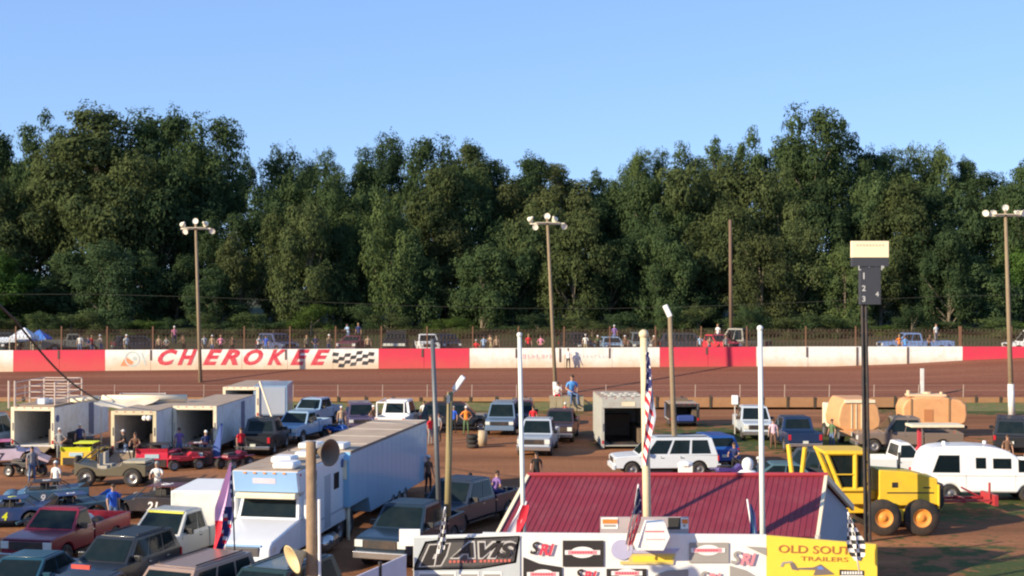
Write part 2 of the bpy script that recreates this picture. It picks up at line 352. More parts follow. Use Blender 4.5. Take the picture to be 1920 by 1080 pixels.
def dirtmat(name,c1,c2,cg,streak=None):
    m=bpy.data.materials.new(name); m.use_nodes=True; nt=m.node_tree; N=nt.nodes; L=nt.links; b=N['Principled BSDF']; b.inputs['Roughness'].default_value=.95; b.inputs['Specular IOR Level'].default_value=.15
    tc=N.new('ShaderNodeTexCoord')
    def noise(s,d=6,vec=None,r=.6):
        n=N.new('ShaderNodeTexNoise'); n.inputs['Scale'].default_value=s; n.inputs['Detail'].default_value=d; n.inputs['Roughness'].default_value=r
        L.new(vec or tc.outputs['Object'],n.inputs['Vector']); return n.outputs['Fac']
    def mr(v,a,b_,lo=0,hi=1):
        r=N.new('ShaderNodeMapRange'); r.inputs['From Min'].default_value=a; r.inputs['From Max'].default_value=b_; r.inputs['To Min'].default_value=lo; r.inputs['To Max'].default_value=hi; L.new(v,r.inputs['Value']); return r.outputs['Result']
    def mix(f,a,b_):
        x=N.new('ShaderNodeMix'); x.data_type='RGBA'; L.new(f,x.inputs['Factor'])
        for k,c in (('A',a),('B',b_)):
            if isinstance(c,tuple): x.inputs[k].default_value=(*c,1)
            else: L.new(c,x.inputs[k])
        return x.outputs['Result']
    mp=N.new('ShaderNodeMapping'); mp.inputs['Scale'].default_value=streak or (.10,.9,1); L.new(tc.outputs['Object'],mp.inputs['Vector'])
    base=mix(mr(noise(.35,8,mp.outputs[0]),.35,.65),c1,c2)
    base=mix(mr(noise(6,8),.4,.8,0,.5),base,tuple(c*.42 for c in c1)); base=mix(mr(noise(.16,5,mp.outputs[0]),.50,.62,0,.55),base,tuple(c*.5 for c in c1))
    base=mix(mr(noise(.9,6,mp.outputs[0]),.55,.75,0,.5),base,tuple(min(1,c*1.35) for c in c2))
    if cg:
        at_=N.new('ShaderNodeAttribute'); at_.attribute_name='grass'
        ad=N.new('ShaderNodeMath'); ad.operation='ADD'; L.new(at_.outputs['Fac'],ad.inputs[0]); L.new(mr(noise(1.1,7),.3,.7,-.45,.45),ad.inputs[1])
        g=mix(mr(noise(9,5),.3,.7),tuple(c*.55 for c in cg),cg)
        base=mix(mr(ad.outputs[0],.42,.62),base,g)
    L.new(base,b.inputs['Base Color'])
    bp=N.new('ShaderNodeBump'); bp.inputs['Strength'].default_value=.6; bp.inputs['Distance'].default_value=.08; L.new(noise(3,8),bp.inputs['Height']); L.new(bp.outputs['Normal'],b.inputs['Normal'])
    return m
GP=[(1340,830,6,4,.8),(1430,818,7,5,.95),(1560,830,6,5,.9),(1700,830,6,3,.5),(1300,800,4,3,.55),(1760,925,5,3.5,.8),(1880,935,5,3,.8),(1700,962,5,2.2,.7),(1850,1040,4,3.5,.5),(1770,1075,5,2,.4),(1900,1075,3,3,.7),(640,760,6,2,.8),(880,775,10,2.5,.75),(1850,770,8,3,.9),(1130,812,3,3,.4),(660,800,4,2,.5),(1700,775,3,2,.6),(20,840,3,2,.3)]
GPW=[(gp(a,b),c,d,e) for a,b,c,d,e in GP]
def grassmask(x,y):
    g=0.
    for p,rx,ry,k in GPW:
        q=((x-p.x)/rx)**2+((y-p.y)/ry)**2
        if q<4: g=max(g,k*max(0,1-q*.35))
    if y>118: g=max(g,.15+.3*min(1,max(0,(y-126)/6)))
    return g
def arange(a,b,s): return list(np.arange(a,b,s))
_b=grid
xs=[-1500,-500,-200,-110]+arange(-70,71,1.)+[110,200,500,1500]
ys=[-60,-20,10]+arange(20,105.1,1.)+[105.6,110,WALLY+.39,WALLY+.41,119,122,126]+arange(130,150,2.)+[160,200,300,800,2500]
grid('ground',xs,ys,terr,dirtmat('red_clay_ground',(.235,.098,.045),(.37,.165,.078),(.085,.11,.035)),grassmask)
grid('bank',[-1500,-300,-120]+arange(-80,81,2.)+[120,300,1500],[WALLY+.36,119,122,126,130,134,138,142,146,160,200,300,800,2400],lambda x,y:(3.45 if y<WALLY+1 else terr(x,y))+.02,dirtmat('shaded_bank_soil',(.055,.045,.025),(.10,.075,.04),(.055,.07,.025)),lambda x,y:.35+.25*math.sin(x*.31)+(.3 if y>134 else 0))  # soil and grass of the bank, tree shade darkened into their colours
# the banked clay track
def trz(x,y):
    t=(y-105.9)/(WALLY-.05-105.9); return .80+(wbase(x)-.80)*(t**1.15)
grid('race_track',arange(-75,75.1,1.5),list(np.linspace(105.9,WALLY-.05,14)),trz,dirtmat('track_clay',(.205,.080,.050),(.245,.104,.066),None,(.05,1.6,1)))
# low board rail along the inside of the track
t=thing('inner_rail','low tan board rail with dark posts along the inner track edge','rail')
RW=mat('rail_board',(.34,.18,.085),.8,dirt=.5,dirtcol=(.28,.13,.055)); POST=mat('post_dark',(.06,.045,.03),.85)
m=MB()
for i in range(48):
    x=-60+i*2.5
    z0=.05 if x>7.5 else .5
    m.b2(x,x+2.497,105.72,105.88,z0,.60 if z0<.1 else .62); m.b2(x,x+2.497,105.74,105.87,.60 if z0<.1 else .62,.83)
m.build('rail_board',RW,t)
for i in range(60):
    x=-60+i*2.1+rnd.uniform(-.15,.15)
    MB().b2(x,x+.17,105.66,105.72,0,.88+rnd.uniform(-.06,.12)).build('post',POST,t)
g=MB()
n=60
for i in range(n):
    x0=-62+i*1.18; x1=x0+1.18
    if x0>7: break
    a=.46+.05*math.sin(i*.7); b=.46+.05*math.sin((i+1)*.7)
    g.quad((x0,103.2,.01),(x1,103.2,.01),(x1,105.7,b),(x0,105.7,a))
g.quad((9,0,0),(9,0,0),(9,0,0),(9,0,0)) if False else None
GR=mat('verge_grass',(.11,.125,.035),.95,var=.5,scale=5,bump=.6,dirt=.6,dirtcol=(.30,.15,.08))
tag(g.build('grass_verge',GR),kind='structure')
g=MB().quad((32,102.6,.01),(52,102.6,.01),(52,105.7,.42),(32,105.7,.42)); tag(g.build('grass_verge',GR),kind='structure')
# thin stakes with wire on the inner edge
t=thing('stake_fence','row of thin pale stakes joined by wire beside the track','fence')
SK=mat('stake_pale',(.42,.33,.27),.8)
wr=[]
for i in range(36):
    x=-60+i*3.55; z=.83
    MB().tube((x,105.95,.3),(x+.03,105.95,z+1.0),.03,.03,6).build('stake',SK,t); wr.append((x,105.95,z+.95))
MB().path(wr,.008,4).path([(a,b,c-.4) for a,b,c in wr],.008,4).build('wire',SK,t)
# ---------------------------------------------------------------- outer wall
t=thing('track_wall','long concrete track wall painted in white and red lengths','wall')
def wallmat(name,col,foot,amt):
    m=bpy.data.materials.new(name); m.use_nodes=True; nt=m.node_tree; N=nt.nodes; L=nt.links; b=N['Principled BSDF']; b.inputs['Roughness'].default_value=.75
    tc=N.new('ShaderNodeTexCoord'); sp=N.new('ShaderNodeSeparateXYZ'); L.new(tc.outputs['Object'],sp.inputs[0])
    n=N.new('ShaderNodeTexNoise'); n.inputs['Scale'].default_value=.8; n.inputs['Detail'].default_value=8
    mp=N.new('ShaderNodeMapping'); mp.inputs['Scale'].default_value=(1,1,.5); L.new(tc.outputs['Object'],mp.inputs[0]); L.new(mp.outputs[0],n.inputs['Vector'])
    ad=N.new('ShaderNodeMath'); ad.operation='MULTIPLY_ADD'; ad.inputs[1].default_value=-1.3; L.new(n.outputs['Fac'],ad.inputs[0]); L.new(sp.outputs['Z'],ad.inputs[2])
    r=N.new('ShaderNodeMapRange'); r.inputs['From Min'].default_value=1.95; r.inputs['From Max'].default_value=3.0; r.inputs['To Min'].default_value=amt; r.inputs['To Max'].default_value=0; L.new(ad.outputs[0],r.inputs['Value'])
    x=N.new('ShaderNodeMix'); x.data_type='RGBA'; x.inputs['A'].default_value=(*col,1); x.inputs['B'].default_value=(*foot,1); L.new(r.outputs[0],x.inputs['Factor'])
    n2=N.new('ShaderNodeTexNoise'); n2.inputs['Scale'].default_value=2.5; n2.inputs['Detail'].default_value=9; L.new(tc.outputs['Object'],n2.inputs['Vector'])
    r2=N.new('ShaderNodeMapRange'); r2.inputs['From Min'].default_value=.5; r2.inputs['From Max'].default_value=.8; r2.inputs['To Max'].default_value=.35; L.new(n2.outputs['Fac'],r2.inputs['Value'])
    y=N.new('ShaderNodeMix'); y.data_type='RGBA'; L.new(x.outputs['Result'],y.inputs['A']); y.inputs['B'].default_value=(*[c*.75 for c in foot],1); L.new(r2.outputs[0],y.inputs['Factor'])
    L.new(y.outputs['Result'],b.inputs['Base Color']); return m
WW=wallmat('wall_white',(.82,.79,.74),(.62,.42,.24),.75); WR=wallmat('wall_red',(.62,.035,.075),(.55,.10,.07),.55)
CRK=mat('joint_dark',(.10,.07,.06),.9)
segs=[(-420,25,0),(25,197,1),(197,710,0),(710,880,1),(880,1237,0),(1237,1418,1),(1418,1805,0),(1805,2350,1)]
for a,b,c in segs:
    n=max(2,int((b-a)/85)); m=MB()
    for i in range(n):
        x0=wx(a+(b-a)*i/n); x1=wx(a+(b-a)*(i+1)/n); z0=[wbase(x)-.5 for x in (x0,x1)]; z1=[wtop(x) for x in (x0,x1)]
        g=.012; x0+=g; x1-=g
        y0=WALLY+rnd.uniform(-.015,.015); y1=WALLY+.35
        m.add([(x0,y0,z0[0]),(x1,y0,z0[1]),(x1,y1,z0[1]),(x0,y1,z0[0]),(x0,y0,z1[0]),(x1,y0,z1[1]),(x1,y1,z1[1]),(x0,y1,z1[0])],[(3,2,1,0),(4,5,6,7),(0,1,5,4),(1,2,6,5),(2,3,7,6),(3,0,4,7)])
    m.build('wall_panel',WR if c else WW,t)
m=MB()
for px,hh in ((110,.75),(446,.0),(536,.9),(792,.7),(1050,1.2),(1143,.9),(1325,.6),(1513,.9),(1607,1.7),(1702,1.5),(283,.9),(968,.8),(1060,.0)):
    if hh: x=wx(px); m.box((x,WALLY-.02,wtop(x)-hh/2-.03),(.16,.03,hh))
m.build('joint',CRK,t)
REDP=mat('letter_red',(.58,.03,.06),.6,var=.15,dirt=.3,dirtcol=(.7,.5,.4)); BLKP=mat('letter_black',(.03,.03,.035),.6,dirt=.3,dirtcol=(.4,.35,.3)); GRYP=mat('letter_grey',(.58,.55,.52),.7)
zc=wtop(-15)-.80
# big slanted word, letters placed one by one over the bays
for ch,px in zip('CHEROKEE',(306,346,391,428,469,513,555,593)):
    text(ch,1.78,REDP,t,(wx(px),WALLY-.025,zc),shear=.42,off=.08,width=1.74)
BLK2=mat('shadow_black',(.06,.05,.06),.7)
# chequered flag
ck=MB()
for i in range(7):
    for j in range(4):
        if (i+j)%2==0:
            x=wx(625)+i*.52; z=wtop(-15)-.28-j*.30-.12*math.sin(i*1.0)
            ck.add([(x,WALLY-.022,z),(x+.52,WALLY-.022,z-.06*math.cos(i)),(x+.40,WALLY-.022,z-.32-.06*math.cos(i)),(x-.12,WALLY-.022,z-.32)],[(3,2,1,0)])
ck.build('checkered_flag',BLKP,t)
# faded emblem left of the word
e=MB(); x=wx(243); z=wtop(x)-.85
e.add([(x-.8,WALLY-.022,z-.55),(x+.1,WALLY-.022,z-.6),(x+.35,WALLY-.022,z-.2),(x-.35,WALLY-.022,z+.25)],[(0,1,2,3)],0)
e.lathe([(.55,0),(.68,0)],'y',24,1,c=(x+.25,WALLY-.024,z+.05)); e.lathe([(.001,0),(.2,0)],'y',12,1,c=(x+.45,WALLY-.024,z+.1))
e.add([(x+1.0,WALLY-.022,z+.6),(x+1.15,WALLY-.022,z+.6),(x+1.5,WALLY-.022,z-.5),(x+1.35,WALLY-.022,z-.5)],[(0,3,2,1)],1)
e.build('emblem',[mat('emblem_orange',(.72,.26,.12),.7),mat('emblem_grey',(.48,.55,.52),.7)],t)
def marks(px0,px1,zz,hh,mt,k=.34):
    m=MB(); x=wx(px0)
    while x<wx(px1):
        w_=rnd.uniform(.6,1)*k; h_=hh*rnd.uniform(.7,1); m.b2(x,x+w_*.3,WALLY-.024,WALLY-.02,zz-h_/2,zz+h_/2).b2(x+w_*.3,x+w_*.8,WALLY-.024,WALLY-.02,zz+h_/2-.09 if rnd.random()<.5 else zz-h_/2,zz+h_/2 if rnd.random()<.5 else zz-h_/2+.1); x+=w_+.1
    m.build('faded_lettering',mt,t)
marks(966,1036,wtop(2)-.72,.42,mat('letter_pink',(.72,.50,.48),.7)); marks(1085,1140,wtop(7)-.75,.34,GRYP,.28)
# catch fence posts and cables behind the wall
t=thing('catch_fence','rusty posts and cables of the catch fence behind the wall','fence')
RUST=mat('rust_post',(.17,.085,.05),.85)
MB(); wr=[]
for px in list(range(-60,1450,86))+[1513,1607,1804,1900,1990]:
    x=wx(px); big=px==1804; r=.11 if big else .055
    zt=H-((612 if px<1500 else 612)-YH)/SW
    MB().b2(x-r,x+r,WALLY+.42,WALLY+.42+2*r,3.0,zt).build('post',RUST,t)
m=MB()
for k in range(6): m.path([(wx(-60),WALLY+.48,4.3+k*.3),(wx(1990),WALLY+.48,4.35+k*.3)],.012,4)
for i in range(0,300): 
    x=-48+i*.33; m.path([(x,WALLY+.48,4.0),(x,WALLY+.48,5.85)],.014,3); m.path([(x,WALLY+.48,4.0),(x+1.0,WALLY+.48,5.85)],.012,3); m.path([(x+1.0,WALLY+.48,4.0),(x,WALLY+.48,5.85)],.012,3)
m.build('cable',mat('fence_wire',(.09,.055,.04),.9),t)
# ---------------------------------------------------------------- light poles
WOOD=mat('pole_wood',(.25,.19,.12),.9,var=.3,scale=8,dirt=.3); SHADE=mat('lamp_shell',(.72,.66,.52),.5); LENS=mat('lamp_lens',(.85,.82,.72),.2)
def floodlight(t,p,d,r=.26):
    d=Vector(d).normalized(); M=d.to_track_quat('Z','Y').to_matrix().to_4x4()
    o=MB().lathe([(.001,-r*1.5),(r*.35,-r*1.4),(r*.5,-r*.6),(r*.95,0),(r,.05)],'z',14,M=M,c=p).build('floodlight',SHADE,t,True)
    MB().lathe([(.001,.0),(r*.93,.03)],'z',14,M=M,c=p).build('lens',LENS,o)
def lightpole(label,bx,by,tx,ty,lamps,r0=.17,r1=.11,arm=1.4,z=0.,white=0.,name='light_pole',group='tall floodlight poles beside the track',m=None):
    B=gp(bx,by,z); T=at(tx,B.y,ty)
    t=thing(name,label,'light pole',B,group=group); v=T-B
    MB().tube((0,0,0),v,r0,r1,12).build('pole',m or WOOD,t,True)
    if white: MB().tube(v*.0,v*white,r0+.05,r0+.03,12).build('painted_base',WHITE,t,True)
    if lamps:
        MB().b2(v.x-arm,v.x+arm,-.07,.07,v.z-.55,v.z-.42).b2(v.x-arm*.7,v.x+arm*.7,-.35,.35,v.z-.42,v.z-.38).build('crossarm',SHADE,t)
        for dx,dz,d in lamps: floodlight(t,Vector((v.x+dx,-.1,v.z+dz)),d)
    return t,v
L4=[(-1.35,-.15,(-.3,.5,-.3)),(-.95,-.75,(-.2,-1,-.5)),(0,.12,(-.1,-.6,-.1)),(.6,-.15,(.2,.5,-.3)),(1.35,-.70,(.3,-1,-.5))]
lightpole('wooden floodlight pole standing behind the row of open trailers',377,752,367,418,[(-1.05,-.15,(-.3,.5,-.3)),(-.85,-.72,(-.3,-1,-.5)),(0.,.15,(0,-.6,0)),(.85,-.1,(.2,.5,-.2)),(1.4,-.68,(.2,-1,-.5))],white=.10,arm=1.25)
lightpole('wooden floodlight pole rising beside the two people on the viewing stand',1043,762,1026,408,L4,white=.13)
lightpole('wooden floodlight pole with white painted foot right of the tan tanks',1897,778,1885,392,[(-1.5,-.3,(-.6,-1,-.4)),(-.95,-.3,(0,-1,-.4)),(-.05,.1,(0,-.6,-.1)),(.9,-.3,(.4,-1,-.4)),(1.3,-.3,(.6,-1,-.4))],r0=.2,white=.15)
B=Vector(at(1371,136)); B.z=3.9; T=at(1369,136,412)
t=thing('utility_pole','bare brown pole standing against the trees without lamps','utility pole',B); MB().tube((0,0,0),T-B,.2,.16,10).build('pole',mat('pole_brown',(.16,.10,.07),.9),t,True)
# overhead cable
t=thing('overhead_cable','faint overhead cable strung across the trees','cable')
pts=[(-70+i*10,128,H-( (565-14*math.sin(i*math.pi/5)) -YH)*128/FX) for i in range(15)]; MB().path(pts,.011,5).build('cable_span',mat('cable_grey',(.09,.09,.07),.9),t)
t=thing('guy_cable','black cable slanting down over the canopy to the trailers','cable')
A=at(188,78,752); Bp=at(28,60,600); pts=[]
for i in range(13):
    k=i/12; p=Bp.lerp(A,k); p.z-=1.0*math.sin(math.pi*k)*.5; pts.append(p)
q=Bp+(Bp-A)*.6; MB().path([q]+pts,.05,6).build('cable_span',BLACK,t)
# middle poles
t,v=lightpole('slim wooden lamp pole with one tilted lamp in front of the silver SUV',1267,888,1256,590,[],r0=.15,r1=.11,name='lamp_pole',group=None)
MB().box((v.x-.12,0,v.z+.18),(.26,.24,.66),M=Matrix.Rotation(R(-25),4,'Y')).build('lamp_head',WHITEC,t,bevel=.05); MB().tube((v.x,0,v.z-.3),(v.x-.02,0,v.z+.05),.09).build('bracket',RUST,t)
t,v=lightpole('olive wooden lamp pole with one lamp tilted right beside the steel pole',838,1030,844,735,[],r0=.13,r1=.11,name='lamp_pole',group=None,m=mat('pole_olive',(.25,.20,.10),.9))
MB().box((v.x+.32,0,v.z+.32),(.2,.22,.62),M=Matrix.Rotation(R(35),4,'Y')).build('lamp_head',WHITEC,t,bevel=.05); MB().tube((v.x,0,v.z-.15),(v.x+.2,0,v.z+.1),.04).build('bracket',SHADE,t)
MB().b2(v.x-.12,v.x+.0,-.15,.15,v.z-.4,v.z-.1).build('junction_box',SHADE,t)
t,v=lightpole('dark grey steel pole standing close beside the long blue trailer',826,1035,811,636,[],r0=.1,r1=.08,name='steel_pole',group=None,m=mat('steel_grey',(.13,.14,.15),.5,.4)); t['category']='pole'
MB().b2(v.x-.06,v.x+.3,-.04,.04,v.z-.12,v.z-.04).build('bracket',BLACK,t)
# speaker pole near camera
B=Vector(at(586,31)); T=at(583,31,828)
t=thing('speaker_pole','thick weathered wooden pole in front of the motorhome','pole',B); MB().tube((0,0,0),T-B,.135,.12,14).build('pole',mat('pole_near',(.27,.18,.11),.9,var=.35,scale=6,bump=.3),t,True)
MB().tube((.19,-.1,0),(.17,-.1,4.6),.035,.035,8).build('conduit',WHITEC,t)
def horn(label,p,d,col,r=.33):
    d=Vector(d).normalized(); M=d.to_track_quat('Z','Y').to_matrix().to_4x4()
    t=thing('horn_speaker',label,'speaker',p); MB().lathe([(.05,-.42),(.07,-.30),(.11,-.15),(.2,-.03),(r,.10),(r+.02,.12),(r-.01,.12),(.18,-.02),(.03,-.2)],'z',20,M=M).build('horn',col,t,True)
    MB().tube(M@Vector((0,0,-.55)),M@Vector((0,0,-.40)),.10,.10,12).build('driver',BLACK,t)
    MB().tube(M@Vector((0,0,-.42)),Vector((.0,0,-.1))+M@Vector((0,0,-.5)),.025).build('bracket',BLACK,t)
horn('grey horn speaker seen from the mouth on top of the wooden pole',at(612,30.9,848),(.8,-.6,.0),mat('horn_grey',(.16,.12,.085),.7),.30)
horn('cream horn speaker hanging low on the left of the wooden pole',at(556,30.9,1045),(-.72,-.5,-.3),mat('horn_cream',(.62,.50,.28),.6,dirt=.3),.34)
# scoreboard tower
B=gp(1627,1016); t=thing('scoreboard_tower','dark tower pole carrying a lap board and cream sign','scoreboard',B); T=at(1620,B.y,570)-B
MB().tube((-.09,0,0),T+Vector((-.07,0,0)),.055).tube((.09,0,0),T+Vector((.07,0,0)),.055).tube((0,.12,0),T+Vector((0,.1,0)),.05).build('pole',BLACK,t)
m=MB()
for i in range(22):
    a=T*(i/22); b=T*((i+1)/22); sx=.09 if i%2 else -.09
    m.tube(a+Vector((sx,0,0)),b+Vector((-sx,0,0)),.02,.02,5)
m.build('lattice',BLACK,t)
def onb(px,py): return at(px,B.y,py)-B
def board(name,x0,x1,y0,y1,mt,dy=0,th=.25):
    a=onb(x0,y1); b=onb(x1,y0); return MB().b2(a.x,b.x,-th/2+dy,th/2+dy,a.z,b.z).build(name,mt,t,bevel=.01)
board('cream_sign',1596,1665,452,483,mat('sign_cream',(.86,.74,.50),.5,var=.03)); p=onb(1630,463)
m=MB()
for i in range(9): m.b2(p.x-.52+i*.12,p.x-.44+i*.12,-.13,-.127,p.z+.02,p.z+.10)
m.build('faded_lettering',mat('sign_faint',(.62,.52,.35),.6),t)
SB=mat('score_black',(.045,.047,.055),.5); board('upper_board',1596,1665,484,500,SB); board('digit_board',1611,1650,501,571,SB)
DG=mat('digit_white',(.5,.5,.48),.5)
def seg(ch,px,py,sz): 
    p=onb(px,py); text(ch,sz,DG,t,(p.x,-.135,p.z),name='digit',off=.006)
seg('L',1610,503,.22); seg('1',1618,518,.34); seg('2',1618,541,.29); seg('3',1618,561,.29); seg('P',1653,503,.22); seg('4',1643,552,.24)
# ---------------------------------------------------------------- paints
SILV=paint('silver',(.40,.45,.52)); WHT=paint('white',(.78,.78,.77),.2); BLKC=paint('black',(.018,.02,.024),.2); NAVY=paint('navy',(.012,.03,.085),.2)
MAR=paint('maroon',(.20,.012,.03),.3); TEAL=paint('teal',(.015,.065,.10),.2); DGRN=paint('dark_green',(.015,.035,.033),.25); DGRY=paint('dark_grey',(.03,.034,.042),.3); LBLU=paint('ice_blue',(.26,.38,.52),.2)
TANR=paint('tan_roof',(.30,.21,.17),.4); OLIV=paint('olive',(.13,.115,.08),.4); PWHT=paint('pearl',(.47,.48,.46),.25); BLUE=paint('blue',(.02,.09,.34),.25); REDC=paint('red',(.55,.03,.05),.25); BROWNG=paint('brown_grey',(.17,.13,.105),.5)
YEL=mat('race_yellow',(.80,.85,.03),.4); YOR=mat('race_amber',(.75,.48,.05),.4); ORG=mat('safety_orange',(.85,.22,.04),.6)
CATY=mat('grader_yellow',(.78,.50,.03),.45,dirt=.3,dirtcol=(.45,.27,.08))
# ---------------------------------------------------------------- red roofed shed behind the stage
t=thing('red_roof_shed','low shed with maroon ribbed metal roof behind the winners stage','shed',(0,0,0))
RL,RR,ER,EL=Vector((.60,43.1,3.43)),Vector((10.10,43.1,3.43)),Vector((9.25,40.6,1.93)),Vector((-.42,40.6,1.93))
RB=mat('roof_maroon',(.205,.026,.040),.45,.0,var=.2,scale=.9,dirt=.5,dirtcol=(.26,.075,.085),coat=.1)
BLr=RR+(RR-ER)*Vector((1,1,-1)) if False else None
def roofplane(a,b,c,d,nr=52):
    """a,b eave left/right, c,d ridge right/left ; standing ribs"""
    m=MB(); n=(b-a).cross(d-a).normalized()
    m.add([a,b,c,d,a-n*.05,b-n*.05,c-n*.05,d-n*.05],[(0,1,2,3),(7,6,5,4),(0,4,5,1),(1,5,6,2),(2,6,7,3),(3,7,4,0)])
    for i in range(nr+1):
        u=i/nr; p=a.lerp(b,u); q=d.lerp(c,u); e=(b-a).normalized()*.014
        m.add([p-e+n*.0,p+e,q+e,q-e,p-e*.5+n*.016,p+e*.5+n*.016,q+e*.5+n*.016,q-e*.5+n*.016],[(4,5,6,7),(0,4,7,3),(1,2,6,5),(0,1,5,4),(2,3,7,6)])
    return m
roofplane(EL,ER,RR,RL).build('roof',RB,t)
BR,BL_=Vector((11.75,46.2,1.93)),Vector((2.2,46.2,1.93))
roofplane(BR,BL_,RL,RR).build('roof',RB,t)
m=MB(); m.tube(RL+Vector((-.1,0,.04)),RR+Vector((.1,0,.04)),.07,.07,8); m.build('ridge_cap',mat('ridge_red',(.42,.05,.06),.4,.1),t)
for a,b in ((ER,RR),(RR,BR),(EL,RL),(RL,BL_)):
    m=MB()
    sx=.0 if a.x>5 or b.x>5 else -.12
    d=Vector((.10,-.02,0)); o=Vector((sx,0,.06)); u=Vector((0,0,-.2))
    m.add([a+o,a+o+d,b+o+d,b+o,a+o+u,a+o+d+u,b+o+d+u,b+o+u],[(0,1,2,3),(7,6,5,4),(0,4,5,1),(1,5,6,2),(2,6,7,3),(3,7,4,0)])
    m.build('rake_board',CREAM,t)
SIDG=mat('siding_grey',(.30,.34,.40),.7,var=.08)
m=MB(); i_=Vector((-.15,0,0))
g=[ER+i_+Vector((0,.2,-.1)),RR+i_+Vector((0,0,-.1)),BR+i_+Vector((0,-.2,-.1))]
m.add(g+[Vector((g[0].x,g[0].y,0)),Vector((g[2].x,g[2].y,0))],[(0,3,4,2,1)])
i_=Vector((.15,0,0)); g=[EL+i_+Vector((0,.2,-.1)),RL+i_+Vector((0,0,-.1)),BL_+i_+Vector((0,-.2,-.1))]
m.add(g+[Vector((g[0].x,g[0].y,0)),Vector((g[2].x,g[2].y,0))],[(1,2,4,3,0)])
a,b=EL+Vector((.15,.2,-.05)),ER+Vector((-.15,.2,-.05)); m.quad((a.x,a.y,0),(b.x,b.y,0),b,a)
a,b=BL_+Vector((.15,-.2,-.05)),BR+Vector((-.15,-.2,-.05)); m.quad((b.x,b.y,0),(a.x,a.y,0),a,b)
m.build('wall',SIDG,t)
MB().tube(ER+Vector((.05,-.06,-.5)),ER+Vector((.05,-.06,.05)),.09,.09,10).build('downpipe',ALU,t)
# ---------------------------------------------------------------- winners stage backdrop
SD=36.6; SS=FX/SD
def sx(px): return (px-960)/SS
def sz(py): return H-(py-YH)/SS
t=thing('stage_backdrop','white and black sponsor backdrop of the winners stage','backdrop',(0,SD,0))
SWH=mat('banner_white',(.84,.83,.79),.6,var=.05,dirt=.15); SGR=mat('banner_grey',(.52,.56,.57),.6); SBK=mat('banner_black',(.035,.03,.028),.5); SGY=mat('banner_midgrey',(.34,.32,.29),.6)
SRD=mat('banner_red',(.70,.06,.10),.5); SPK=mat('banner_pink',(.78,.28,.32),.5); SYL=mat('banner_yellow',(.92,.66,.07),.5,var=.08); STY=mat('banner_gold',(.66,.52,.18),.5); SLV=mat('banner_lavender',(.45,.44,.62),.5)
def sp(name,x0,y0,x1,y1,m,k=0,y0b=None):
    """flat board patch at photo px, k = layer in front"""
    y=-.03-.004*k; y0b=y0 if y0b is None else y0b
    v=[(sx(x0),y,sz(y1)),(sx(x1),y,sz(y1)),(sx(x1),y,sz(y0b)),(sx(x0),y,sz(y0))]
    w=[(a,y+.003,c) for a,b,c in v]
    return MB().add(v+w,[(0,1,2,3),(7,6,5,4),(0,4,5,1),(1,5,6,2),(2,6,7,3),(3,7,4,0)]).build(name,m,t)
def poly(name,pts,m,k=1):
    y=-.03-.004*k; n=len(pts); v=[(sx(a),y,sz(b)) for a,b in pts]; w=[(a,y+.003,c) for a,b,c in v]
    return MB().add(v+w,[tuple(range(n-1,-1,-1)),tuple(range(n,2*n))]+[(i,(i+1)%n,n+(i+1)%n,n+i) for i in range(n)]).build(name,m,t)
m=MB()
for a,b,ya,yb in ((775,905,1006,1002),(905,1437,999,1003)):
    m.add([(sx(a),0,0),(sx(b),0,0),(sx(b),.12,0),(sx(a),.12,0),(sx(a),0,sz(ya)),(sx(b),0,sz(yb)),(sx(b),.12,sz(yb)),(sx(a),.12,sz(ya))],[(3,2,1,0),(4,5,6,7),(0,1,5,4),(1,2,6,5),(2,3,7,6),(3,0,4,7)])
m.build('backing_board',SWH,t)
m=MB()
for px in range(790,1640,105): m.b2(sx(px)-.05,sx(px)+.05,.13,.23,0,sz(1025))
m.build('frame_post',POST,t)
sp('name_banner',776,1008,975,1110,SGR,0,1004)
poly('letter_plate',[(773,1069),(797,1015),(833,1010),(905,1007),(976,1004),(968,1055),(900,1067)],mat('banner_silver',(.55,.53,.50),.5),0)
poly('letter_plate',[(777,1066),(800,1018),(835,1013),(905,1010),(972,1006),(964,1052),(900,1064)],BLKP,1)
poly('letter_plate',[(783,1063),(804,1021),(843,1017),(905,1014),(968,1010),(960,1049),(900,1060)],mat('banner_charcoal',(.10,.095,.09),.5),2); mat('banner_silver',(.55,.53,.50),.5)
poly('letter_plate',[(785,1063),(804,1020),(846,1017),(839,1042),(828,1061)],mat('banner_silver'),3)
poly('letter_plate',[(788,1061),(806,1022),(842,1019),(836,1040),(826,1059)],SBK,4)
poly('letter_counter',[(811,1047),(815,1038),(822,1038),(818,1047)],mat('banner_silver'),6)
text('AVIS',.55,mat('banner_silver'),t,(sx(903),-.055,sz(1032)),shear=.4,off=.06,width=1.84); text('AVIS',.53,SBK,t,(sx(903),-.068,sz(1032)),shear=.4,off=.022,width=1.76)
m=MB()
for k in range(15):
    x=842+k*7.6+(4 if k>6 else 0); m.b2(sx(x),sx(x+5),-.05,-.046,sz(1055-k*.15),sz(1050-k*.15))
m.build('small_lettering',mat('banner_rust',(.60,.16,.12),.6),t)
for a in (785,862,905): sp('name_banner',a,1071,a+ (70 if a<860 else 36),1088,SWH,2); sp('name_banner',a+2,1076,a+(66 if a<860 else 33),1100,SGY,3)
def sri(px,py,sc_=1.,light=False):
    text('S',.46*sc_,SGY if light else SBK,t,(sx(px-16*sc_),-.052,sz(py)),shear=.3,off=.012)
    text('RI',.42*sc_,SPK if light else SRD,t,(sx(px+6*sc_),-.054,sz(py+3*sc_)),shear=.3,off=.014)
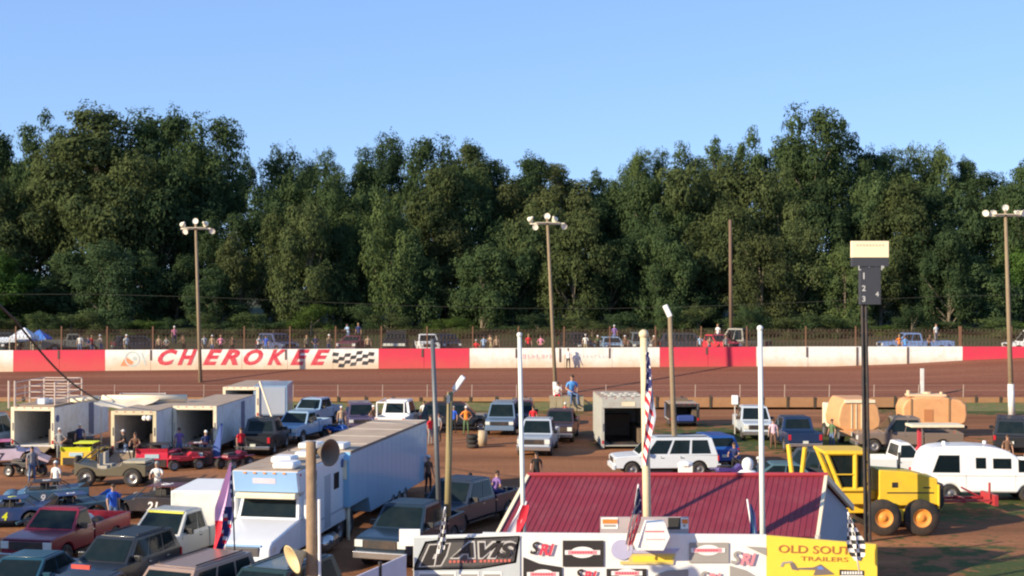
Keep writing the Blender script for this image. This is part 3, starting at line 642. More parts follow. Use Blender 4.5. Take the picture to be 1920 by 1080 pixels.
def badge(cx,cy,w_=66,h_=20,bg=SBK,box=None,frame=None):
    if box: sp('black_square',*box,bg,1)
    m=MB(); 
    for rx,rz,mi,k in ((w_/2*.68,h_/2,0,0),): 
        v=[(sx(cx)+rx/SS*math.cos(2*math.pi*i/24),-.046,sz(cy)+rz/SS*math.sin(2*math.pi*i/24)) for i in range(24)]; m.add(v,[tuple(range(24))],0)
    m.b2(sx(cx-w_/2),sx(cx+w_/2),-.049,-.047,sz(cy+4.5),sz(cy-4),0); m.b2(sx(cx-w_/2+6),sx(cx+w_/2-6),-.052,-.0495,sz(cy+3.6),sz(cy-3.2),1)
    for i in range(8): m.b2(sx(cx-20+i*5),sx(cx-17+i*5),-.054,-.0525,sz(cy+1.8),sz(cy-1.6),2)
    m.build('badge_logo',[SWH,SPK,SRD],t)
badge(1092,1035,66,21,SBK,(1055,1013,1132,1062)); badge(1327,1031,64,20,SGY,(1292,1017,1366,1055))
sri(1016,1028); sri(1393,1046,1.05,True); sri(1098,1078,.9); sri(1330,1082,.9,True)
poly('black_square',[(981,1044),(1010,1056),(1054,1063),(1054,1110),(981,1110)],SBK,1); badge(1018,1076,60,18)
poly('black_square',[(1137,1066),(1212,1066),(1212,1110),(1137,1110)],SBK,1); badge(1175,1074,58,16)
poly('black_square',[(1215,1110),(1228,1078),(1252,1069),(1290,1067),(1290,1110)],SGY,1)
poly('black_square',[(1368,1060),(1396,1068),(1437,1092),(1437,1120),(1368,1120)],SGY,1)
poly('black_square',[(1398,1024),(1437,1026),(1437,1042),(1420,1034)],SGY,1)
v=[(sx(1166)+.30*math.cos(2*math.pi*i/24),-.045,sz(1030)+.28*math.sin(2*math.pi*i/24)) for i in range(24)]; MB().add(v,[tuple(range(24))]).build('round_emblem',SLV,t)
poly('ribbon',[(1150,1031),(1275,1028),(1265,1037),(1180,1037)],SLV,2)
poly('gold_plate',[(1181,1038),(1266,1037),(1262,1058),(1163,1058),(1163,1052),(1178,1052)],STY,3); sp('gold_plate',1186,1042,1260,1053,SYL,4)
# upper header boards and the slanted white plinth
m=MB(); m.add([(sx(1127),.3,sz(1005)),(sx(1294),.3,sz(1005)),(sx(1294),.3,sz(973)),(sx(1127),.3,sz(973)),(sx(1127),.36,sz(1005)),(sx(1294),.36,sz(1005)),(sx(1294),.36,sz(973)),(sx(1127),.36,sz(973))],[(0,1,2,3),(7,6,5,4),(3,2,6,7),(0,4,5,1),(1,5,6,2),(0,3,7,4)])
m.build('header_board',[mat('board_greypink',(.42,.36,.36),.6)],t)
for a,b in ((1129,1160),(1279,1293)):
    MB().b2(sx(a),sx(b),.285,.297,sz(995),sz(974)).build('header_sign',SWH,t); MB().b2(sx(a+2),sx(b-1),.27,.283,sz(985),sz(977)).build('header_mark',ORG,t); MB().b2(sx(a+4),sx(b-5),.27,.283,sz(991),sz(987)).build('header_mark',SGY,t)
MB().b2(sx(1255),sx(1278),.28,.296,sz(996),sz(974)).build('dark_panel',DARKIN,t)
m=MB(); P=[(1209,974),(1243,974),(1252,1000),(1240,1025),(1192,1025),(1200,1000)]; n=len(P)
m.add([(sx(a),-.55,sz(b)) for a,b in P]+[(sx(a),-.06,sz(b)) for a,b in P],[tuple(range(n-1,-1,-1)),tuple(range(n,2*n))]+[(i,(i+1)%n,n+(i+1)%n,n+i) for i in range(n)]); m.build('plinth',SWH,t,bevel=.01)
m=MB()
for k in range(9): m.b2(sx(1206+k*4),sx(1209+k*4),-.556,-.552,sz(991),sz(988.4)); m.b2(sx(1208+k*4),sx(1210.5+k*4),-.556,-.552,sz(1005),sz(1003.6))
m.build('small_lettering',SRD,t)
# yellow banner
t=thing('yellow_banner','yellow trailer maker banner closing the right end of the stage','banner',(0,SD,0))
m=MB(); m.add([(sx(1438),-.04,0),(sx(1644),-.04,0),(sx(1644),.1,0),(sx(1438),.1,0),(sx(1438),-.04,sz(1004)),(sx(1644),-.04,sz(1021)),(sx(1644),.1,sz(1021)),(sx(1438),.1,sz(1004))],[(3,2,1,0),(4,5,6,7),(0,1,5,4),(1,2,6,5),(2,3,7,6),(3,0,4,7)]); m.build('banner_sheet',SYL,t)
OT=mat('banner_ochre',(.42,.16,.05),.6)
r=(R(90),R(1.5),0)
text('OLD SOUTH',.30,OT,t,(sx(1536),-.05,sz(1031)),rot=r,width=2.25,off=.003); text('TRAILERS',.17,OT,t,(sx(1545),-.05,sz(1048)),rot=r,width=1.3)
poly('excavator_picture',[(1462,1062),(1466,1053),(1484,1051),(1486,1054),(1470,1056),(1467,1062)],SGY,6)
poly('excavator_picture',[(1480,1056),(1488,1054),(1497,1069),(1484,1067)],mat('steel_dark',(.20,.16,.15),.5),6)
poly('excavator_picture',[(1496,1064),(1524,1063),(1538,1057),(1564,1076),(1524,1078),(1528,1068),(1496,1067)],mat('steel_dark',(.20,.16,.15),.5),6)
poly('excavator_picture',[(1531,1062),(1540,1061),(1544,1067),(1533,1067)],mat('cab_blue',(.15,.25,.6),.4),7)
sp('label_bar',1573,1067,1619,1078,SBK,6,1069); sp('label_bar',1575,1078,1618,1098,SWH,6)
m=MB()
for k in range(8): m.b2(sx(1577+k*5),sx(1580.5+k*5),-.062,-.056,sz(1076),sz(1070.5))
m.build('small_lettering',SWH,t)
t=thing('white_sign_square','blank white square board on a post left of the stage','sign',(sx(767),SD+.4,0)); 
MB().b2(-.30,.28,-.03,.03,sz(1029),sz(997)).build('board',WHITEC,t,bevel=.01); MB().b2(.1,.2,.03,.13,0,sz(1000)).build('post',mat('post_rose',(.40,.22,.19),.8),t)
t=thing('side_banner','slanted pale banner wall left of the stage','banner',(0,0,0))
def q3(px,py,d): return at(px,d,py)
a,b=q3(664,1083,34.2),q3(762,1040,36.4)
m=MB(); 
for u0,u1 in ((0,.46),(.50,1)):
    p=a.lerp(b,u0); q=a.lerp(b,u1); o=Vector((.03,-.03,0)); m.add([Vector((p.x,p.y,0)),Vector((q.x,q.y,0)),q,p,Vector((p.x,p.y,0))-o,Vector((q.x,q.y,0))-o,q-o,p-o],[(0,1,2,3),(7,6,5,4),(0,4,5,1),(1,5,6,2),(2,6,7,3),(3,7,4,0)])
m.build('banner_sheet',mat('banner_shaded_white',(.58,.58,.68),.6),t); p=a.lerp(b,.48); MB().tube((p.x,p.y,0),(p.x,p.y,p.z+.12),.05).build('post',BLACK,t)  # white banner sheet, bluish shade put into its colour
# ---------------------------------------------------------------- flag poles and flags
FPL=mat('flagpole_paint',(.66,.70,.66),.4,dirt=.1)
def fpole(label,bx,tx,ty,d,r,m):
    B=at(bx,d); T=at(tx,d,ty); t=thing('flagpole',label,'flagpole',B); MB().tube((0,0,0),T-B,r,r*.8,14).build('pole',m,t,True); MB().ball(T-B+Vector((0,0,r*.6)),r*1.1).build('finial',m,t,True); return t
fpole('pale green white flagpole behind the hanging white and red flag',985,974,631,38.6,.075,FPL)
fpole('pale green white flagpole at the seam of white and yellow banners',1432,1425,619,38.6,.085,FPL)
fpole('thick cream wooden mast carrying the large drooping striped flag',1217,1207,632,38.4,.13,mat('mast_cream',(.68,.56,.36),.55,dirt=.2))
def drape(name,label,d,pts,colf,mats,cat='flag',amp=.09,nv=44,nu=26,pole=None,pm=None,folds=3,group=None):
    """hanging cloth; pts rows (y, xleft, xright) in photo px at distance d; gathered into folds"""
    s=FX/d; base=Vector((at(pts[0][1],d).x,d,0)); t=thing(name,label,cat,base,group=group); m=MB(); y0,y1=pts[0][0],pts[-1][0]
    for j in range(nv+1):
        y=y0+(y1-y0)*j/nv; L_=lerp(y,[(p[0],p[1]) for p in pts]); R_=lerp(y,[(p[0],p[2]) for p in pts]); 
        for i in range(nu+1):
            u=i/nu; k=.5+.5*math.sin(u*math.pi*2*folds+j*.12+1)*.9
            x=(L_+(R_-L_)*(u*.8+.2*k))-960; m.v.append((x/s-base.x,amp*math.cos(u*math.pi*2*folds+j*.15)*(.4+.6*j/nv),H-(y-YH)/s))
    for j in range(nv):
        for i in range(nu):
            a=j*(nu+1)+i; m.f.append((a,a+nu+1,a+nu+2,a+1)); m.m.append(colf((i+.5)/nu,(j+.5)/nv))
    m.build('cloth',mats,t,True)
    if pole: MB().tube(at(pole[0],d+.05,pole[1])-base,at(pole[2],d+.05,pole[3])-base,.022).build('staff',pm or WHITEC,t,True)
    return t
def cloth(n,c):
    m=mat('cloth_'+n,c,.8,var=.06); b=m.node_tree.nodes['Principled BSDF']; b.inputs['Specular IOR Level'].default_value=.2
    return m
FR,FW,FN,FP,FK=cloth('red',(.62,.03,.05)),cloth('white',(.74,.72,.70)),cloth('navy',(.03,.035,.13)),cloth('mauve',(.66,.42,.62)),cloth('black',(.035,.035,.035))
def us(u,v):
    if v+u*.1<.38: return 1 if (int(u*6)+int(v*40)*2)%7==0 else 2
    if u>.86: return 3
    return 0 if (v*8-u*1.4)%1<.45 else 1
drape('striped_flag','large star spangled flag drooping along the cream mast',38.2,[(660,1209,1217),(720,1210,1226),(780,1206,1230),(830,1205,1222),(872,1206,1215)],us,[FR,FW,FN,cloth('dusk',(.30,.33,.42))],folds=1.1,amp=.05,nv=90)
def us2(u,v):
    if v<.48: return 2 if (int(u*7)+int(v*30))%6 else 1
    return 0 if int(u*6+v*1.2)%2==0 else 1
drape('striped_flag','small star spangled flag hanging in front of the stage centre',36.0,[(915,1194,1200),(950,1187,1204),(975,1178,1203),(1022,1172,1189)],us2,[FR,FW,FN],pole=(1197,908,1178,1032),nv=30)
def wr_(u,v): return 0 if u>.42-.05*v and v<.93 else 1
drape('pennant_flag','white and red flag hanging at the foot of the left flagpole',37.4,[(947,972,992),(975,957,992),(1005,946,986),(1031,940,968)],wr_,[FR,FW],pole=(987,940,960,1045),folds=1.2,amp=.05)
def ck_(u,v): return 1 if (int(u*4)+int(v*11))%2 else 0
drape('checkered_flag','checkered flag hanging furled over the left name banner',36.1,[(955,832,837),(985,824,838),(1015,820,836),(1038,818,832)],ck_,[FW,FK],pole=(835,950,815,1062),folds=1.4,amp=.04,group=None)
drape('checkered_flag','checkered flag hanging wide over the right end of yellow banner',36.0,[(966,1589,1594),(985,1586,1606),(1015,1585,1622),(1040,1592,1624),(1052,1603,1616)],ck_,[FW,FK],pole=(1590,960,1612,1075),folds=1.6,amp=.05)
drape('blue_flag','small dark blue flag furled beside the right flagpole',37.0,[(945,1405,1409),(965,1404,1417),(1003,1404,1422)],lambda u,v:0 if abs(u-.5)>.12 else 1,[FN,cloth('teal',(.12,.25,.35))],pole=(1401,936,1412,1010),folds=1.1,amp=.04,nv=20)
def stars(u,v):
    if v<.5: return 3 if u<.9 else (2 if (int(v*30))%3 else 1)
    if u<.22+.3*(v-.6) and v>.66: return 0
    if v<.66 and u<.45-(v-.42): return 3
    k=(int(u*7)+int(v*26)*3)%7
    return 1 if k==0 else (0 if k==3 and v>.55 else 2)
drape('patterned_flag','mauve navy and red flag hanging on a black staff beside motorhome',39.5,[(868,429,437),(905,415,438),(950,403,440),(1000,401,437),(1033,394,426)],stars,[FR,FW,FN,FP],pole=(434,862,442,1090),pm=BLACK,nv=50,folds=1.6)
# ---------------------------------------------------------------- motorhome hauler (front = +x of local, facing the camera)
hd=math.degrees(math.atan2(-.984,-.175))
F=Vector((-8.75,43.2,0)); u=Vector((-.175,-.984,0)); L=9.2
t=thing('motorhome_truck','white and ice blue bonneted motorhome truck facing the stage','truck',F-u*L/2,R(hd)); f=L/2; w=2.25
NB=paint('nose_blue',(.30,.50,.78),.12); HW=paint('hauler_white',(.72,.74,.78),.12)
MB().prism(arch_poly(f-2.4,f-.1,.6,[(f,.8),(f-.03,1.1),(f-.2,1.24),(f-1.4,1.48),(f-2.4,1.64)],[(f-1.15,.56)]),-w/2,w/2,tf=lambda x,y,z:(x,y*(1-.16*max(0,(x-f+1.9)/1.9)),z)).build('bonnet',HW,t,bevel=.08)
MB().b2(f-4.2,f-2.35,-w/2,w/2,.6,1.66).b2(f-4.2,f-2.9,-w/2,w/2,1.66,2.48).build('cab',HW,t,bevel=.05)
A=[(f-2.9,-w/2+.02,1.63),(f-2.36,-w/2+.02,1.63),(f-2.36,w/2-.02,1.63),(f-2.9,w/2-.02,1.63)]; Bq=[(f-2.9,-w/2+.1,2.36),(f-2.62,-w/2+.1,2.36),(f-2.62,w/2-.1,2.36),(f-2.9,w/2-.1,2.36)]
MB().add(A+Bq,[(3,2,1,0),(4,5,6,7),(0,1,5,4),(1,2,6,5),(2,3,7,6),(3,0,4,7)]).build('cab_front',HW,t); MB().panel((A[1],A[2],Bq[2],Bq[1]),.05,.95,.06,.98).build('windshield',GLASS,t)
for sy in (1,-1):
    MB().b2(f-3.75,f-3.0,sy*(w/2-.01),sy*(w/2+.012),1.62,2.3).build('side_window',GLASS,t); MB().b2(f-2.75,f-2.55,sy*(w/2+.10),sy*(w/2+.36),1.6,2.3).build('side_mirror',WHITEC,t,bevel=.03)
    MB().b2(f-1.0,f-.2,sy*(w/2-.42),sy*(w/2-.14),0.9,1.12).build('headlight',LAMP,t,bevel=.02)
    MB().tube((f-4.5,sy*(w/2+.1),.35),(f-5.7,sy*(w/2+.1),.35),.28,.28,14).build('fuel_tank',CHROME,t,True)
MB().b2(f-2.55,f-2.1,-w/2+.05,w/2-.05,2.33,2.52).build('sun_visor',CREAM,t,bevel=.05)
MB().b2(f-.12,f+.02,-.58,.58,.80,1.10).build('grille',mat('grille_grey',(.16,.16,.17),.35,.6),t,bevel=.03)
m=MB()
for k in range(5): m.b2(f+.02,f+.035,-.55,.55,.83+k*.055,.85+k*.055)
m.build('grille_bar',CHROME,t); MB().b2(f-.2,f-.02,-.64,.64,1.10,1.17).build('grille_surround',NB,t,bevel=.02)
MB().b2(f-.15,f+.16,-w/2+.05,w/2-.05,.36,.72).build('front_bumper',WHITEC,t,bevel=.06)
# body box with over-cab nose
poly_=[(f-9.0+1.4,.75),(f-4.2,.75),(f-4.2,2.50),(f-2.45,2.50),(f-2.25,2.56),(f-2.05,3.28),(f-9.0+1.4,3.28)]
MB().prism(poly_,-w/2-.06,w/2+.06).build('house_body',HW,t,bevel=.05)
MB().panel(((f-2.25,-w/2,2.56),(f-2.25,w/2,2.56),(f-2.05,w/2,3.27),(f-2.05,-w/2,3.27)),0,1,.0,1,off=.015).build('nose_panel',NB,t)
MB().panel(((f-2.25,-w/2,2.56),(f-2.25,w/2,2.56),(f-2.05,w/2,3.27),(f-2.05,-w/2,3.27)),.3,.66,.42,.68,off=.022).build('nose_emblem',mat('emblem_pink',(.70,.60,.66),.5),t)
for sy in (1,-1):
    MB().b2(f-4.0,f-3.4,sy*(w/2+.055),sy*(w/2+.075),2.75,3.08).build('side_window',GLASS,t); MB().b2(f-6.6,f-6.0,sy*(w/2+.055),sy*(w/2+.075),2.1,2.7).build('side_window',GLASS,t); MB().b2(f-5.6,f-4.9,sy*(w/2+.055),sy*(w/2+.07),.85,2.75).build('entry_door',SILV,t)
MB().b2(f-7.55,f-2.15,-w/2-.03,w/2+.03,3.28,3.31).build('roof_sheet',mat('roof_tan',(.40,.31,.23),.8,dirt=.5),t)
for x,y,m_ in ((f-2.75,.55,WHITEC),(f-4.2,-.05,WHITEC),(f-5.7,.3,WHITE)): MB().b2(x-.42,x+.42,y-.40,y+.40,3.31,3.56).build('air_conditioner',m_,t,bevel=.11)
MB().b2(f-4.9,f-4.6,-.55,-.2,3.31,3.5).build('roof_vent',CREAM,t,bevel=.03)
MB().b2(f-8.9,f-.6,-.45,.45,.42,.62).build('chassis',BLACK,t); wheels(t,(f-1.15,),w,.5,.28,RIM); wheels(t,(f-6.9,f-8.1),w+.1,.5,.5,RIM)
for x in (f-2.3,f-5.0,f-7.4):
    MB().b2(x-.05,x+.05,-w/2-.085,-w/2-.06,3.12,3.18).build('marker_lamp',REDL,t); MB().b2(x-.05,x+.05,w/2+.06,w/2+.085,3.12,3.18).build('marker_lamp',REDL,t)
MB().lathe([(.001,0),(.17,.01),(.17,-.03)],'y',16,c=(f-7.0,w/2+.07,2.95)).build('side_emblem',mat('emblem_navy',(.05,.09,.25),.5),t)
MB().b2(f-7.5,f-3.0,w/2+.055,w/2+.068,1.22,1.30).build('side_stripe',SILV,t)
for y in (-.7,-.35,0,.35,.7): MB().b2(f-2.06,f-2.02,y-.05,y+.05,3.20,3.25).build('marker_lamp',mat('lamp_amber',(.75,.3,.05),.3),t)
# gooseneck race trailer
fr=Vector((-6.1,50,0)); rr=Vector((-3.97,62,0)); ax=(fr-rr); L=ax.length; ax.normalize(); side=Vector((ax.y,-ax.x,0)); w=2.5
ang=math.atan2(ax.y,ax.x); left=Vector((-math.sin(ang),math.cos(ang),0))
cen=(fr+rr)/2-left*(w/2)
t=thing('gooseneck_trailer','very long blue sided gooseneck trailer hitched behind the motorhome','trailer',cen,ang); a=L/2; h=3.32
TB=paint('trailer_blue',(.24,.45,.62),.15)
MB().prism([(-a,.62),(a-2.9,.62),(a-2.6,1.25),(a,1.25),(a,h-.25),(a-.25,h),(-a,h)],-w/2,w/2).build('trailer_body',TB,t,bevel=.04)
MB().b2(-a+.05,a-.3,-w/2+.05,w/2-.05,h,h+.03).build('roof_sheet',mat('trailer_roof',(.46,.34,.24),.85,var=.3,scale=.8,dirt=.7,dirtcol=(.50,.40,.27)),t)
m=MB()
for i in range(4): m.b2(-a+1.5+i*2.7,-a+1.53+i*2.7,-w/2+.05,w/2-.05,h+.03,h+.045)
m.build('roof_seam',ALU,t)
m=MB()
for sy in (1,-1): m.b2(-a,a-.2,sy*(w/2-.03),sy*(w/2+.012),h-.06,h+.04)
m.build('edge_trim',mat('trim_brown',(.16,.12,.10),.6),t); MB().b2(-a-.02,-a+.05,-w/2-.01,w/2+.01,.6,h+.04).build('rear_frame',WHITE,t)
m=MB()
for i in range(16):
    for sy in (1,-1): m.b2(-a+.4+i*.72,-a+.408+i*.72,sy*w/2,sy*(w/2+.005),.8,h-.1)
m.build('side_seam',TB,t)
MB().b2(a-.02,a+.03,-w/2+.1,w/2-.1,h-1.0,h-.28).build('front_cap',CREAM,t,bevel=.02)
for y in (-.55,.5): MB().b2(a-1.4,a-.5,y-.4,y+.4,h+.03,h+.27).build('air_conditioner',WHITE,t,bevel=.08)
MB().b2(a-.4,a+.4,-.12,.12,.95,1.25).b2(-a+.4,a-3,-.5,.5,.45,.62).build('chassis',BLACK,t); MB().tube((a-.35,w/2-.15,.0),(a-.35,w/2-.15,1.25),.07).build('landing_leg',CREAM,t)
wheels(t,(-2.2,-1.2,-.2),w+.02,.42,.26)
# ---------------------------------------------------------------- row of enclosed trailers
def trl(label,pxl,pxr,yfloor,L=8.,w=2.5,h=2.75,hd_=89,**k):
    s=(pxr-pxl)/w; d=FX/s; return trailer(label,(((pxl+pxr)/2-960)/s+L/2*math.cos(R(hd_)),d+L/2*math.sin(R(hd_)),0),hd_,L,w,h,**k),d,s
t,d,s=trl('open white trailer with metal viewing deck and railings on its roof',20,103,835,L=8.2,h=2.72,hd_=86)
MB().lathe([(.001,0),(.2,.01),(.2,-.03)],'y',16,c=(-3.7,-1.262,2.1)).build('side_emblem',mat('emblem_navy',(.05,.09,.25),.5),t)
m=MB(); a=4.1; z0=2.80; z1=z0+1.35
for x in (-a+.3,-a+2.2,-a+4.2):
    for y in (-1.15,1.15): m.tube((x,y,z0),(x,y,z1),.04,.04,6)
for y in (-1.15,1.15):
    for k in range(4): m.tube((-a+.3,y,z0+.3+k*.35),(-a+4.2,y,z0+.3+k*.35),.028,.028,6)
for x in (-a+2.2,-a+4.2):
    for k in range(4): m.tube((x,-1.15,z0+.3+k*.35),(x,1.15,z0+.3+k*.35),.028,.028,6)
m.tube((-a+.0,1.4,z0-.1),(-a+.0,1.4,z1+.1),.05,.05,6).tube((-a+.0,1.05,z0-.1),(-a,1.05,z1+.1),.045,.045,6)
m.build('roof_railing',mat('rail_cream',(.62,.50,.42),.6),t)
MB().b2(-a+.1,-a+4.3,-1.2,1.2,z0,z0+.06).build('roof_deck',mat('deck_tan',(.38,.27,.18),.8),t); 
tag(MB().b2(-.25,.25,-.4,.4,0,.32).b2(-.2,.3,.5,.95,0,.22).build('cooler',WHITEC,None,bevel=.03,loc=(t.location.x-.1,t.location.y-3.0,z0+.065)),'white cooler standing on the railed trailer roof deck','cooler')
t,d,s=trl('open white trailer with long rolled awning and cloth hanging in front',208,294,832,L=8.,h=2.74,hd_=87,frame=mat('frame_straw',(.62,.55,.36),.6,dirt=.3))
tt=thing('awning','long cream rolled awning propped over two open trailers','awning',(0,0,0))
AW=mat('awning_cream',(.78,.66,.48),.7)
MB().tube(at(133,78,752),at(186,78,747),.14,.14,10).tube(at(192,78,747),at(350,78,746),.20,.20,10).build('roller',AW,tt,True)
m=MB(); n=16
for i in range(n+1):
    x=192+(300-192)*i/n; p=at(x,78,748); sag=.6*math.sin(math.pi*min(1,i/n*1.02))**.8; m.v+= [(p.x,77.9,p.z),(p.x,76.3-.2*math.sin(i),p.z-.10-sag*.5)]
for i in range(n): m.f.append((2*i,2*i+1,2*i+3,2*i+2)); m.m.append(0)
m.build('cloth',AW,tt,True)
MB().tube(at(225,80.2,738),at(310,80.2,738),.03).tube(at(225,80.2,738),at(225,80.2,748),.03).tube(at(310,80.2,736),at(310,80.2,752),.03).build('bracket',ALU,tt)
MB().tube(at(190,79.6,748),Vector((at(190,79.6).x,79.6,.0)),.04).tube(at(350,79.6,748),Vector((at(350,79.6).x,79.6,.0)),.04).build('support_pole',ALU,tt)
for px,py in ((271,784),(279,784)):
    p=at(px,71.6,py); o=MB().lathe([(.001,-.05),(.13,-.04),(.15,.02),(.001,.05)],'y',14,c=(0,0,0)).build('work_light',LENS,None,True,loc=p); tag(o,f"round white work lamp, {'left' if px<275 else 'right'} of the pair in the straw framed trailer",'lamp')
trl('open white trailer with dark interior and blue pennant at its right jamb',324,407,835,L=8.3,h=2.78,hd_=86,inner=DARKIN)
tag(MB().add([(0,0,0),(.55,0,.1),(.75,-.1,1.9),(.62,-.1,1.9),(0.3,.1,1.0)],[(0,1,2,3,4),(4,3,2,1,0)]).build('blue_pennant',cloth('pennant_blue',(.10,.16,.42)),None,loc=(at(393,72).x,72.0,.3)),'narrow blue pennant leaning in the open trailer doorway','flag')
trl('white trailer parked farthest back with only its upper frame showing',418,486,790,L=7.,h=2.62,hd_=88,ramp=False,open_=False)
t=thing('box_truck','pale blue box truck behind the farthest back trailer','truck',(at(500,92).x,92+3,0),R(95))
MB().b2(-3,2,-1.15,1.15,.7,2.75).build('cargo_box',LBLU,t,bevel=.03); MB().b2(2.05,3.3,-1.0,1.0,.5,2.2).build('cab',LBLU,t,bevel=.1); MB().b2(-3.03,-3,-1.0,1.0,.8,2.65).build('roller_door',SILV,t); wheels(t,(2.6,-2.),2.2,.42,.28)
tt=thing('leaning_beam','pale beam leaning against the box truck','beam',(0,0,0)); MB().tube(at(487,90,715),at(513,89,792),.07).build('beam_body',AW,tt)
# grey shed trailer on the far side
t,d,s=trl('weathered grey open fronted shed trailer with small white sign',1127,1213,840,L=5.,w=2.7,h=3.0,fl=.18,hd_=92,shell=mat('shed_grey',(.36,.36,.32),.75,dirt=.4,dirtcol=(.25,.22,.18)),frame=mat('shed_frame',(.42,.42,.38),.75,dirt=.3),ramp=False,group=None,name='shed_trailer',doors=False)
MB().b2(-2.58,-2.54,-1.2,1.3,2.45,2.98).build('header',mat('shed_frame'),t); MB().b2(-2.60,-2.585,-.65,.15,2.55,2.8).build('small_sign',CREAM,t)
m=MB(); 
for k in range(14): m.ball((-2.2+k*.2,-1.2+(k*37%23)/10,3.08),(.12,.2,.08))
m.build('roof_clutter',mat('shed_frame'),t)
t,d,s=trl('black box trailer with a blue tarp inside beyond the silver SUV',1256,1311,800,L=3.,w=2.0,h=1.55,hd_=90,shell=BLKC,frame=BLACK,ramp=False,fl=.3,group=None,name='black_trailer')
MB().b2(-1.45,-.8,-.7,.5,.37,.8).build('blue_tarp',cloth('tarp',(.04,.07,.25)),t,bevel=.1)
t=thing('cargo_trailer','small plain white cargo trailer behind the pearl pickup','trailer',gp(392,1010),R(86))
MB().b2(-1.6,1.6,-.95,.95,.45,2.05).build('trailer_body',WHITEC,t,bevel=.03); MB().b2(-1.63,-1.6,-.90,.90,.5,1.98).build('rear_door',WHITE,t); MB().b2(-1.66,-1.6,-.97,-.87,.42,2.08).build('corner_post',CREAM,t); MB().b2(1.6,2.6,-.05,.05,.4,.5).build('drawbar',BLACK,t); wheels(t,(0,),1.95,.33,.2)
# ---------------------------------------------------------------- vehicles
def G(px,py): return gp(px,py)
GC='vehicles parked in the pit area'
# lower left block
t=pickup('pickup_truck','maroon pickup with chrome front parked at the lower left','pickup truck',G(128,1042),-101,MAR,5.5,1.98,1.78,'reg',group=GC)
m=MB()
for k in range(5): m.ball((-1.9+k*.45,(-.3,.35,.0,-.4,.3)[k],.92),(.3,.28,.28),k%2)
m.build('cargo',[ALU,BLACK],t)
t=pickup('pickup_truck','pearl white extended cab pickup with yellow strip on its windshield','pickup truck',G(332,1052),-108,PWHT,5.6,1.98,1.85,'ext',grille=CHROME,trim=mat('strip_yellow',(.75,.72,.10),.4),group=GC)
t=suv('suv','black off road wagon with big tyres parked beside the maroon pickup','suv',G(225,1108),-108,BLKC,4.3,1.85,1.72,group=GC)
MB().tube((-2.3,0,.95),(-2.1,0,.95),.38,.38,18).build('spare_wheel',TYRE,t,True); MB().b2(1.9,1.98,-.35,.3,1.08,1.2).build('bonnet_tag',mat('tag_red',(.6,.08,.06),.4),t)
sedan('car','dark teal sedan in the bottom left corner','car',G(52,1132),-98,TEAL,group=GC)
pickup('pickup_truck','black pickup showing its tailgate at the bottom edge','pickup truck',G(160,1210),83,BLKC,5.6,2.0,1.85,'crew',group=GC)
suv('suv','dark wagon with dusty brown roof at the bottom edge','suv',G(345,1187),-112,DGRY,5.0,1.95,1.9,two=TANR,group=GC)
suv('suv','dark green wagon half hidden under the motorhome bonnet','suv',G(512,1180),-112,DGRN,4.8,1.9,1.75,group=GC)
pickup('pickup_truck','dark navy pickup parked against the long blue trailer','pickup truck',G(772,1040),-108,DGRN if False else paint('midnight',(.012,.026,.045),.15),5.6,2.0,1.88,'crew',group=GC)
t=pickup('pickup_truck','slate crew cab pickup with people riding in its bed','pickup truck',G(872,985),-117,paint('slate',(.022,.03,.05),.15),6.0,2.02,1.92,'crew',group=GC)
# middle rows
pickup('pickup_truck','silver crew cab pickup parked left of the grey shed trailer','pickup truck',G(1010,846),-97,SILV,5.7,1.98,1.92,'crew',group=GC,grille=BLACK)
pickup('pickup_truck','dark maroon pickup directly behind the silver crew cab pickup','pickup truck',G(1052,822),-97,paint('plum',(.05,.03,.04)),5.6,1.95,1.85,'crew',group=GC)
t=suv('suv','long silver white wagon seen from its side in mid field','suv',G(1244,889),184,paint('silver_white',(.62,.66,.70),.2),5.3,2.0,1.92,group=GC,splits=(0,.33,.66,1))
pickup('pickup_truck','white and blue pickup facing the stage under the tall white box','pickup truck',G(1412,818),-93,paint('frost',(.50,.56,.62)),5.6,2.0,1.95,'crew',grille=BLACK,group=GC)
pickup('pickup_truck','navy blue pickup with red tail lamps seen from behind','pickup truck',G(1489,840),91,NAVY,5.6,2.02,1.9,'crew',group=GC,two=NAVY)
pickup('pickup_truck','black crew cab with two red tail lamps near the race cars','pickup truck',G(495,846),88,BLKC,5.5,1.98,1.95,'crew',group=GC,chrome=CHROME)
pickup('pickup_truck','white pickup painted pale blue for shade, right of the black crew cab','pickup truck',G(564,825),-105,LBLU,5.4,1.95,1.8,'ext',group=GC)  # white truck, bluish shade put into the body colour
pickup('pickup_truck','white pickup painted pale blue for shade, farther back near the green verge','pickup truck',G(590,795),-105,LBLU,5.4,1.95,1.82,'crew',group=GC)  # second white truck, same shade colour as body paint
suv('van','dark purple van left of the white ladder truck','van',G(676,806),-80,paint('purple',(.09,.07,.13)),4.8,1.9,1.8,group=GC,rack=False)
t=pickup('pickup_truck','white pickup with ladder frame behind the long blue trailer roof','pickup truck',G(748,808),83,WHT,5.6,2.0,2.1,'crew',group=GC)
m=MB()
for y in (-.9,.9): m.tube((-2.6,y,1.1),(-2.6,y,2.1),.05).tube((-2.6,y,2.1),(.0,y,2.15),.04)
m.tube((-2.6,-.9,2.1),(-2.6,.9,2.1),.05).build('ladder_frame',WHITEC,t)
suv('suv','black wagon behind the person in the orange vest','suv',G(858,806),0,BLKC,4.9,1.9,1.8,group=GC)
t=suv('van','slate blue van with its tailgate to the rail','van',G(943,810),-95,paint('slate_blue',(.13,.19,.28)),4.9,1.95,1.95,group=GC,rack=False)
suv('suv','dark red wagon left of the left flagpole near the rail','suv',G(978,800),-92,paint('wine',(.08,.03,.05)),4.6,1.9,1.8,group=GC)
